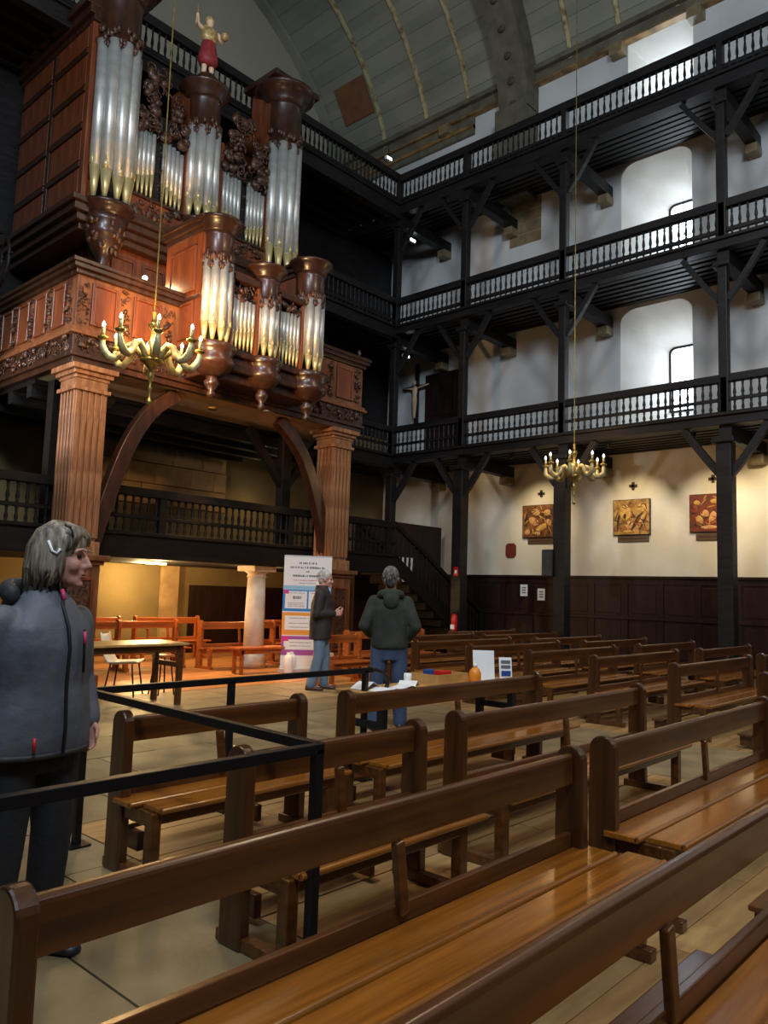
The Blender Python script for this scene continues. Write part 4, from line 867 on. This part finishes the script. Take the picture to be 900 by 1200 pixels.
for y, z, lb in ((10.2, 1.62, 'white notice sheet on the wainscot, left one of two'), (9.72, 1.53, 'white notice sheet on the wainscot near the loudspeaker post')):
    n = empty('notice', (XW - .08, y, z - .13)); tag(n, lb, 'notice', 'notices on the wainscot'); box('sheet', 'paper', n, -.012, 0, -.1, .1, 0, .28)
    for k in range(3): box('lettering', 'ink', n, -.014, -.012, -.06, .05, .07 + k * .06, .1 + k * .06)
spk = empty('loudspeaker', (XG - .08, 8.28, 1.9)); tag(spk, 'black loudspeaker fixed to the gallery post', 'loudspeaker')
box('cabinet', 'black', spk, -.14, .12, -.14, .12, 0, .56, .015); box('grille', 'jacket_black', spk, -.15, -.14, -.12, .1, .03, .53); box('bracket', 'black_metal', spk, .0, .08, -.16, -.14, .2, .36)
ex = empty('fire_extinguisher', (XG - .22, 10.62, .66)); tag(ex, 'red fire extinguisher hanging on the post by the stairs', 'extinguisher')
MB().lathe([(.06, 0), (.075, .02), (.075, .3), (.05, .36), (.025, .38)], n=16).build('cylinder', 'red', ex, True); MB().lathe([(.025, .38), (.025, .42), (.03, .43), (.02, .46)], n=10).build('valve', 'black', ex, True); box('label_band', 'white', ex, -.077, -.03, -.05, .05, .04, .14); MB().tube([(0, .02, .42), (0, .1, .38), (0, .1, .15)], .012, 6).build('hose', 'black', ex, True)
sg = box('red_sign', 'red', None, XG - .15, XG - .136, 10.6, 10.72, 1.9, 2.1); tag(sg, 'small red and white sign on the post above the extinguisher', 'sign'); box('sign_print', 'white', sg, -.009, -.007, -.03, .03, .05, .13)
wb = box('wall_sheet', 'paper', None, 14.4, 14.95, 12.5, 12.52, 1.75, 2.35); tag(wb, 'blank white sheet on the wall behind the staircase', 'sheet')
# small emergency lights
for x, y, z, lb in ((14.93, 12.95, 7.58, 'small bright emergency lamp under the middle gallery corner'), (15.04, 12.95, 10.78, 'small bright emergency lamp under the topmost gallery corner'), (15.0, 13.85, 13.4, 'small white lamp under the vault corner')):
    e = empty('emergency_lamp', (x, y, z)); tag(e, lb, 'lamp', 'emergency lamps'); box('housing', 'white', e, -.12, .12, -.04, .04, .0, .09, .01); box('lamp_lens', 'lamp_glow', e, -.09, .09, -.05, -.04, .01, .07); MB().tube([(0, 0, .09), (0, 0, .5)], .01, 6).build('hanger', 'black_metal', e)
# wheel shaped wrought ornament at the far left edge of the loft
wh = empty('wrought_wheel', (4.75, 13.1, 6.12)); tag(wh, 'dark wrought wheel shaped ornament at the left end of the loft', 'ornament')
m = MB(); m.tube([(0, .5 * math.cos(t), .55 + .5 * math.sin(t)) for t in [2 * PI * i / 24 for i in range(25)]], .03, 6); m.tube([(0, .22 * math.cos(t), .55 + .22 * math.sin(t)) for t in [2 * PI * i / 16 for i in range(17)]], .025, 6); m.build('rim', 'dark', wh, True)
for k in range(8): a = k * PI / 4; MB().tube([(0, .05 * math.cos(a), .55 + .05 * math.sin(a)), (0, .62 * math.cos(a), .55 + .62 * math.sin(a))], .014, 6).build('spoke', 'dark', wh)
MB().ell((0, 0, .55), (.06, .08, .08)).build('hub', 'dark', wh, True); box('foot', 'dark', wh, -.05, .05, -.1, .1, -.06, .06)

light('organ_fill_spot', 'SPOT', (4.98, 8.55, 4.95), (7.3, 10.9, 5.75), 650, WARM, .12, spot=76, blend=.6)  # unseen spot added at the chandelier to strengthen warm light on the organ
# lamps under the loft and under the low balcony
light('loft_lamp', 'SPOT', (7.6, 10.9, 4.45), (7.6, 9.9, 0), 900, WARM, .1, spot=64, blend=.9)
light('loft_lamp', 'SPOT', (9.2, 10.9, 4.45), (9.4, 10.0, 0), 700, WARM, .1, spot=64, blend=.9)
light('balcony_lamp', 'POINT', (8.4, 14.2, 1.75), None, 130, (1.0, .70, .30), .1)
light('balcony_lamp', 'POINT', (7.7, 12.4, 1.7), None, 110, WARM, .1)
light('balcony_lamp', 'POINT', (10.1, 12.5, 1.75), None, 100, WARM, .1)
light('organist_lamp', 'POINT', (6.3, 11.3, 6.45), None, 26, WARM, .05)
light('stone_lamp', 'POINT', (11.6, 14.5, 3.5), None, 4, (1.0, .8, .5), .05)
for x, y in ((7.6, 10.9), (9.2, 11.0)):
    e = empty('ceiling_spot', (x, y, 4.46)); tag(e, 'round ceiling spot in the loft soffit, %s one' % ('left' if x < 8 else 'right'), 'lamp', 'loft spots'); MB().lathe([(.07, .02), (.08, .0), (.08, .04)], n=14).build('ring', 'brass', e, True)

# ------------------------------------------------------------------ people
def ring(c, rx, ry, n=18, rz=0.0, tilt=0.0):
    out = []
    for i in range(n):
        a = 2 * PI * i / n; x, y = rx * math.copysign(abs(math.cos(a)) ** .9, math.cos(a)), ry * math.copysign(abs(math.sin(a)) ** .9, math.sin(a))
        out.append(Vector((c[0] + x * math.cos(rz) - y * math.sin(rz), c[1] + x * math.sin(rz) + y * math.cos(rz), c[2] + x * tilt)))
    return out
def limb(m, pts, rad, n=12, sub=4):
    P = [Vector(p) for p in pts]; path = []; R = []
    for i in range(len(P) - 1):
        p0 = P[max(i - 1, 0)]; p1 = P[i]; p2 = P[i + 1]; p3 = P[min(i + 2, len(P) - 1)]
        for k in range(sub):
            t = k / sub; path.append(.5 * ((2 * p1) + (p2 - p0) * t * .6 + (2 * p0 - 5 * p1 + 4 * p2 - p3) * t * t * .0 + (p2 - p1) * 2 * t - (p2 - p0) * t * .6)); R.append(rad[i] * (1 - t) + rad[i + 1] * t)
    path.append(P[-1]); R.append(rad[-1])
    m.tube(path, R, n)
    for p, r in zip(P, rad): m.ell(p, (r * .98, r * .98, r * .98), 12, 8)
def hand(m, wrist, d, palm_n, side, curl=.5, s=1.0):
    """palm and five bent fingers. d: direction of the fingers, palm_n: palm normal, side: direction towards the thumb"""
    w = Vector(wrist); d = Vector(d).normalized(); n = Vector(palm_n).normalized(); t = Vector(side).normalized()
    rot = Matrix((d, t, n)).transposed()
    m.ell(w + d * .05 * s, (.055 * s, .04 * s, .017 * s), 12, 8, rot); m.tube([w - d * .03 * s, w + d * .03 * s], [.026 * s, .03 * s], 10)
    for k, (o, l) in enumerate(((.031, .068), (.011, .076), (-.01, .072), (-.03, .056))):
        p = w + d * .088 * s + t * o * s; a = p + (d * math.cos(curl * .5) + n * math.sin(curl * .5)) * l * .45 * s; b = a + (d * math.cos(curl * 1.6) + n * math.sin(curl * 1.6)) * l * .35 * s; c = b + (d * math.cos(curl * 2.4) + n * math.sin(curl * 2.4)) * l * .28 * s
        m.tube([p - d * .02 * s, p, a, b, c], [.010 * s, .0102 * s, .0096 * s, .0088 * s, .006 * s], 8)
    p = w + d * .03 * s + t * .034 * s; a = p + (d * .7 + t * .65 + n * .2).normalized() * .034 * s; b = a + (d * .9 + t * .2 + n * .4).normalized() * .032 * s; c = b + (d * .95 + n * .4).normalized() * .02 * s
    m.tube([w + d * .015 * s + t * .015 * s, p, a, b, c], [.014 * s, .013 * s, .0115 * s, .0105 * s, .007 * s], 8)
def remesh(o, vox, smooth=3, f=.5):
    r = o.modifiers.new('remesh', 'REMESH'); r.mode = 'VOXEL'; r.voxel_size = vox; r.use_smooth_shade = True
    if smooth: s = o.modifiers.new('smooth', 'SMOOTH'); s.iterations = smooth; s.factor = f
    return o
def head_parts(M, m, hair, kind):
    """M: head matrix (facing +x). adds skull to body mesh m and hair to mesh hair; returns feature meshes"""
    h = MB()
    R = lambda a, ax: Matrix.Rotation(a, 3, ax)
    h.ell((-.012, 0, .025), (.1, .077, .105), 18, 12); h.ell((.022, 0, -.03), (.072, .062, .09), 16, 10); h.ell((.05, 0, -.085), (.04, .042, .035), 12, 8)
    h.ell((.076, 0, .026), (.018, .052, .016), 12, 8); h.ell((.06, .04, -.03), (.03, .024, .03), 10, 8); h.ell((.06, -.04, -.03), (.03, .024, .03), 10, 8)
    h.tube([(.084, 0, .02), (.1, 0, -.005), (.114, 0, -.03), (.092, 0, -.042)], [.009, .0105, .0145, .012], 10); h.ell((.1, .011, -.036), (.012, .008, .008), 8, 6); h.ell((.1, -.011, -.036), (.012, .008, .008), 8, 6)
    h.ell((.086, 0, -.062), (.014, .026, .008), 10, 6); h.ell((.083, 0, -.075), (.014, .022, .008), 10, 6); h.ell((.073, 0, -.105), (.022, .026, .016), 10, 6)
    for s in (-1, 1): h.ell((-.008, s * .078, -.012), (.022, .011, .034), 10, 8, R(-.2, 'Y')); h.ell((-.004, s * .084, -.008), (.012, .006, .02), 8, 6)
    h.tube([(-.02, 0, -.06), (-.03, 0, -.12), (-.035, 0, -.2)], [.056, .054, .062], 14)
    h.xf(M); m.v_off = 0; m.add(h.v, h.f)
    g = MB(); rnd = random.Random(5)
    if kind == 'bob':
        g.ell((-.02, 0, .045), (.108, .092, .1), 18, 12); g.ell((-.06, 0, -.03), (.072, .086, .12), 16, 10)
        for s in (-1, 1): g.ell((-.02, s * .075, -.02), (.066, .024, .1), 12, 10, R(.1, 'Y')); g.ell((.02, s * .066, .055), (.045, .024, .04), 10, 8)
        g.ell((.03, 0, .095), (.05, .07, .036), 12, 8)
        for k in range(150):
            a = rnd.uniform(.95, 2 * PI - .95); ln = rnd.uniform(.6, 1.2); ca, sa = math.cos(a), math.sin(a); j = lambda q: rnd.uniform(-q, q)
            zb = -.13 if abs(a - PI) < 1.6 else -.1
            g.tube([(-.02 + .03 * ca, .03 * sa, .143), (-.02 + .085 * ca, .078 * sa, .1), (-.022 + .112 * ca, .097 * sa, .03 + j(.01)), (-.024 + .112 * ca + j(.006), .1 * sa + j(.006), -.05), (-.026 + .1 * ca + j(.012), .094 * sa + j(.012), zb * ln + j(.015))], [.007, .009, .009, .008, .003], 5)
        for k in range(26):
            y0 = rnd.choice((-1, 1)) * rnd.uniform(.02, .075); g.tube([(-.01, y0 * .3, .142), (.05, y0 * .8, .122), (.074, y0 * 1.1, .088), (.07, y0 * 1.25 + rnd.uniform(-.01, .01), .06 + rnd.uniform(-.015, .01))], [.007, .008, .007, .003], 5)
    else:
        g.ell((-.022, 0, .042), (.1, .084, .098), 18, 12); g.ell((-.06, 0, -.02), (.055, .072, .075), 14, 10)
        for s in (-1, 1): g.ell((-.01, s * .07, .03), (.05, .016, .05), 10, 8)
        for k in range(130):
            a = rnd.uniform(.7, 2 * PI - .7); ph = rnd.uniform(-.5, 1.4); d = Vector((math.cos(a) * math.cos(ph), math.sin(a) * math.cos(ph), math.sin(ph))); p = Vector((-.024 + .1 * d.x, .084 * d.y, .04 + .1 * d.z)); t = Vector((-.02, 0, -.03)) + d * .008
            g.tube([p, p + t * .6, p + t], [.006, .006, .002], 4)
    g.xf(M); hair.add(g.v, g.f)
def person(loc, rz, label, H, pose, cloth, hairk, hm, skin='skin', female=False):
    k = H / 1.75; root = None
    m = MB(); hair = MB()
    hc = Vector(pose['head']); M = Matrix.Translation(hc) @ Matrix.Rotation(pose.get('yaw', 0), 4, 'Z') @ Matrix.Rotation(pose.get('pitch', 0), 4, 'Y')
    head_parts(M, m, hair, hairk)
    # inner body: one continuous figure
    zs = pose['sh_z']; hz = pose['hip_z']; lean = pose.get('lean', 0)
    m.loft([ring((lean * (z - hz), 0, z), rx, ry) for z, rx, ry in ((hz - .06, .1, .13), (hz + .06, .105, .145), (hz + .2, .09, .125), (zs - .2, .1, .145), (zs - .04, .085, .16), (zs + .02, .06, .1), (zs + .06, .05, .06))])
    for s in ('l', 'r'):
        sg = 1 if s == 'l' else -1; S, E, W = pose['arm_' + s]; HP, K, A = pose['leg_' + s]
        limb(m, [S, E, W], [.05, .04, .028]); limb(m, [HP, K, A], [.08, .055, .04]); m.ell(Vector(A) + Vector((.05, 0, -.05)), (.1, .04, .035), 12, 8)
        d = pose['hand_' + s]; hand(m, W, d[0], d[1], d[2], d[3], k * (.94 if female else 1.03))
    body = m.build('person', skin, None, True, 0, loc); body.rotation_euler = (0, 0, rz); remesh(body, .0068, 2, .4); tag(body, label, 'person')
    # face details
    for s in (-1, 1):
        MB().ell((0, 0, 0), (.008, .011, .0065), 10, 6).build('eye', 'eye', body, True, 0, M @ Vector((.0815, s * .031, .006)))
        b = MB().tube([(.0, s * -.016, 0), (.004, 0, .005), (-.004, s * .02, .0)], [.003, .004, .0025], 6).build('eyebrow', hm, body, True, 0, M @ Vector((.092, s * .032, .028)))
    l = MB().ell((0, 0, .004), (.008, .021, .005), 10, 6).ell((0, 0, -.006), (.008, .018, .006), 10, 6).build('lips', 'lips', body, True); l.matrix_local = M @ Matrix.Translation((.094, 0, -.068))
    hr = hair.build('hair', hm, body, True)
    # clothes
    j = MB(); c = cloth
    j.loft([ring((lean * (z - hz) + c.get('dx', 0), 0, z), rx, ry) for z, rx, ry in c['torso']])
    for s in ('l', 'r'):
        S, E, W = [Vector(q) for q in pose['arm_' + s]]; W2 = E + (W - E) * c.get('cuff', .93)
        if c.get('sleeve_mat'):
            q = MB(); limb(q, [S, E, W2], c['sleeve']); remesh(q.build('sleeve', c['sleeve_mat'], body, True), .009, 4, .5)
        else: limb(j, [S, E, W2], c['sleeve'])
        if 'body_fill' in c: j.ell(S, (c['sleeve'][0] * 1.05,) * 3)
    if c.get('collar'):
        z, r0, h = c['collar']; j.tube([(-.03 + lean * .4, 0, z - .03), (-.025 + lean * .4, 0, z + h)], [r0 * 1.12, r0], 16)
    jk = j.build('jacket', c['mat'], body, True); remesh(jk, .011, 4, .5)
    if c.get('hood'):
        x, z, r = c['hood']; g = MB()
        for q in range(11):
            a = PI * .5 + PI * q / 10; g.ell((x + .02 + r * .9 * math.cos(a), r * 1.15 * math.sin(a), z + .03 * math.sin(q * PI / 10)), (r * .34, r * .34, r * .42), 10, 8)
        g.ell((x - r * .75, 0, z - r * .55), (r * .5, r * .85, r * .9), 14, 10)
        hd = g.build('hood', c.get('hood_mat', c['mat']), body, True); remesh(hd, .011, 5, .6)
    t = MB(); t.loft([ring((lean * (z - hz), 0, z), rx, ry) for z, rx, ry in c['hips']])
    for s in ('l', 'r'):
        HP, K, A = [Vector(q) for q in pose['leg_' + s]]; limb(t, [HP, K, A + Vector((0, 0, c.get('hem', .0)))], c['leg'])
    tr_ = t.build('trousers', c['tmat'], body, True); remesh(tr_, .012, 3, .5)
    for s in ('l', 'r'):
        A = Vector(pose['leg_' + s][2]); d = Vector(pose.get('toe_' + s, (1, 0, 0))).normalized(); q = Vector((-d.y, d.x, 0)); sh = MB(); R = []
        for u, hw, z1 in ((-.085, .02, .05), (-.07, .038, .085), (-.02, .042, .1), (.05, .045, .085), (.11, .05, .062), (.16, .045, .05), (.19, .02, .035)):
            b = Vector((A.x, A.y, 0)) + d * u; R.append([b - q * hw, b - q * hw * 1.02 + Vector((0, 0, z1 * .55)), b - q * hw * .5 + Vector((0, 0, z1)), b + q * hw * .5 + Vector((0, 0, z1)), b + q * hw * 1.02 + Vector((0, 0, z1 * .55)), b + q * hw])
        s_ = sh.loft(R).build('shoe', c['smat'], body, True); sb_ = s_.modifiers.new('sub', 'SUBSURF'); sb_.levels = 1; sb_.render_levels = 2
    return body
# woman in the grey softshell jacket
wp = dict(head=(.045, .035, 1.555), yaw=math.radians(29), pitch=.04, sh_z=1.36, hip_z=.88, lean=.02,
          arm_l=((-.01, .175, 1.295), (-.04, .235, 1.06), (.03, .245, .885)), arm_r=((-.01, -.175, 1.295), (-.06, -.27, 1.06), (.0, -.275, .87)),
          leg_l=((.0, .09, .86), (.02, .1, .48), (-.02, .11, .09)), leg_r=((.0, -.09, .86), (.0, -.1, .48), (-.02, -.12, .09)),
          hand_l=((.25, -.05, -1), (0, -1, .0), (1, 0, .2), .55), hand_r=((.25, .05, -1), (0, 1, 0), (1, 0, .2), .55), toe_l=(1, .25, 0), toe_r=(1, -.3, 0))
wc = dict(mat='jacket_grey', torso=[(.79, .16, .225), (.84, .165, .23), (.95, .16, .222), (1.05, .148, .205), (1.2, .155, .21), (1.27, .14, .198), (1.33, .115, .15), (1.38, .092, .11), (1.42, .07, .075)], sleeve=[.07, .062, .048], cuff=.97, hood=(-.06, 1.40, .105), hood_mat='jacket_black',
          hips=[(.72, .12, .15), (.8, .13, .18), (.9, .125, .18), (1.0, .11, .16)], leg=[.105, .08, .068], tmat='trousers', smat='shoe_black')
woman = person((1.425, 3.125, 0), math.radians(-76), 'person in grey softshell jacket standing left behind the barrier, looking right', 1.67, wp, wc, 'bob', 'hair_grey', 'skin_b', True)
def wpart(name, ma, mb_): return mb_.build(name, ma, woman, True)
wpart('zip', 'black', MB().tube([(.172, .0, .8), (.176, .0, .9), (.168, .0, 1.0), (.165, 0, 1.08), (.17, 0, 1.2), (.153, 0, 1.28), (.122, 0, 1.34), (.09, 0, 1.39), (.076, .01, 1.465)], .007, 6))
cl_ = MB().lathe([(.098, 0), (.086, .035), (.082, .1), (.076, .1), (.078, .03)], (-.01, .01, 1.37), 20); wpart('collar', 'jacket_black', cl_)
wpart('zip_pull', 'pink', MB().tube([(.1, 0, 1.425), (.118, 0, 1.385)], .008, 6)); wpart('zip_pull', 'pink', MB().tube([(.16, .075, 1.26), (.166, .075, 1.21)], .006, 6)); wpart('zip_pull', 'red', MB().tube([(.155, -.12, .87), (.158, -.12, .82)], .006, 6))
wpart('pocket_zip', 'black', MB().tube([(.158, .075, 1.27), (.162, .08, 1.1)], .005, 6))
wpart('panel', 'jacket_black', MB().loft([ring((.0, -.225, z), rx, .03, 10) for z, rx in ((.82, .05), (.95, .055), (1.1, .05), (1.2, .03))]))
wpart('waist_hem', 'jacket_black', MB().loft([ring((-.002, 0, z), .165, .23, 20) for z in (.785, .805)]))
hk = MB().tube([(-.02, -.1, .06), (.0, -.106, .02), (.02, -.104, .01), (.03, -.1, .03)], .006, 6); hk.xf(Matrix.Translation((.045, .035, 1.555)) @ Matrix.Rotation(math.radians(29), 4, 'Z')); wpart('hair_clip', 'white', hk)
# man in the dark coat, in profile
mp = dict(head=(.05, 0, 1.635), yaw=math.radians(4), pitch=.12, sh_z=1.44, hip_z=.92, lean=.03,
          arm_l=((.0, .2, 1.41), (-.04, .24, 1.13), (.2, .13, 1.14)), arm_r=((.0, -.2, 1.41), (-.04, -.25, 1.12), (.2, -.12, 1.13)),
          leg_l=((.0, .09, .9), (.07, .1, .5), (.06, .12, .09)), leg_r=((.0, -.09, .9), (.0, -.1, .5), (-.1, -.12, .09)),
          hand_l=((1, -.35, .05), (-.2, -.6, .8), (0, .1, 1), .8), hand_r=((1, .35, .05), (-.2, .6, .8), (0, -.1, 1), .8))
mc = dict(mat='jacket_coat', torso=[(.74, .165, .215), (.85, .165, .215), (.98, .175, .21), (1.12, .17, .205), (1.28, .165, .21), (1.38, .135, .2), (1.44, .1, .18), (1.49, .085, .1), (1.51, .07, .08)], sleeve=[.09, .075, .056], cuff=.95, collar=(1.47, .085, .07),
          hips=[(.74, .12, .16), (.9, .13, .18), (1.0, .12, .17)], leg=[.1, .08, .075], tmat='jeans', smat='shoe_brown')
man1 = person((8.1, 8.55, 0), math.radians(-50), 'person in dark coat and blue jeans standing in profile before the banner', 1.76, mp, mc, 'short', 'hair_white', 'skin_b')
ph = MB().box(-.04, .04, -.035, .035, -.005, .005).build('mobile_phone', 'black', None, False, .003); tag(ph, 'dark phone held by the person in the dark coat', 'phone')
ph.matrix_world = Matrix.Translation((8.1, 8.55, 0)) @ Matrix.Rotation(math.radians(-50), 4, 'Z') @ Matrix.Translation((.31, 0, 1.165)) @ Matrix.Rotation(-.5, 4, 'Y')
# man in the green hoodie, seen from behind
hp = dict(head=(.0, 0, 1.62), yaw=math.radians(-14), pitch=-.32, sh_z=1.43, hip_z=.92, lean=-.02,
          arm_l=((-.01, .175, 1.36), (-.08, .275, 1.1), (.1, .2, 1.0)), arm_r=((-.01, -.175, 1.36), (-.08, -.275, 1.1), (.02, -.2, .98)),
          leg_l=((.0, .1, .9), (.0, .12, .5), (-.02, .14, .09)), leg_r=((.0, -.1, .9), (.01, -.12, .5), (.02, -.14, .09)),
          hand_l=((.5, -.4, -.7), (-.3, -.9, 0), (.7, 0, .4), .5), hand_r=((.45, .25, -.8), (-.3, .9, 0), (.7, 0, .4), .5), toe_l=(1, .2, 0), toe_r=(1, -.2, 0))
hcx = dict(mat='hoodie', torso=[(.86, .15, .195), (.9, .16, .205), (1.0, .155, .2), (1.12, .15, .2), (1.28, .15, .2), (1.35, .125, .17), (1.41, .1, .125), (1.46, .085, .09), (1.5, .07, .075)], sleeve=[.074, .066, .052], cuff=.92, collar=(1.45, .082, .05), hood=(-.06, 1.43, .105),
           hips=[(.74, .12, .16), (.86, .135, .185), (1.0, .13, .18)], leg=[.105, .085, .075], tmat='jeans_dk', smat='shoe_black')
man2 = person((6.35, 5.62, 0), math.radians(44), 'person in green hoodie and jeans seen from behind, looking up', 1.76, hp, hcx, 'short', 'hair_salt', 'skin')
# organist's little desk lamp on the loft
dl = empty('desk_lamp', (6.3, 11.2, 4.72)); tag(dl, 'small lit lamp on a thin stand on the organ loft', 'lamp')
MB().lathe([(.12, 0), (.12, .02), (.02, .04)], n=14).build('base', 'black_metal', dl, True); MB().tube([(0, 0, .03), (0, 0, 1.6), (.0, -.06, 1.68)], .012, 8).build('stand', 'black_metal', dl, True); MB().ell((0, -.1, 1.68), (.04, .05, .04)).build('lamp_head', 'lamp_glow', dl, True)
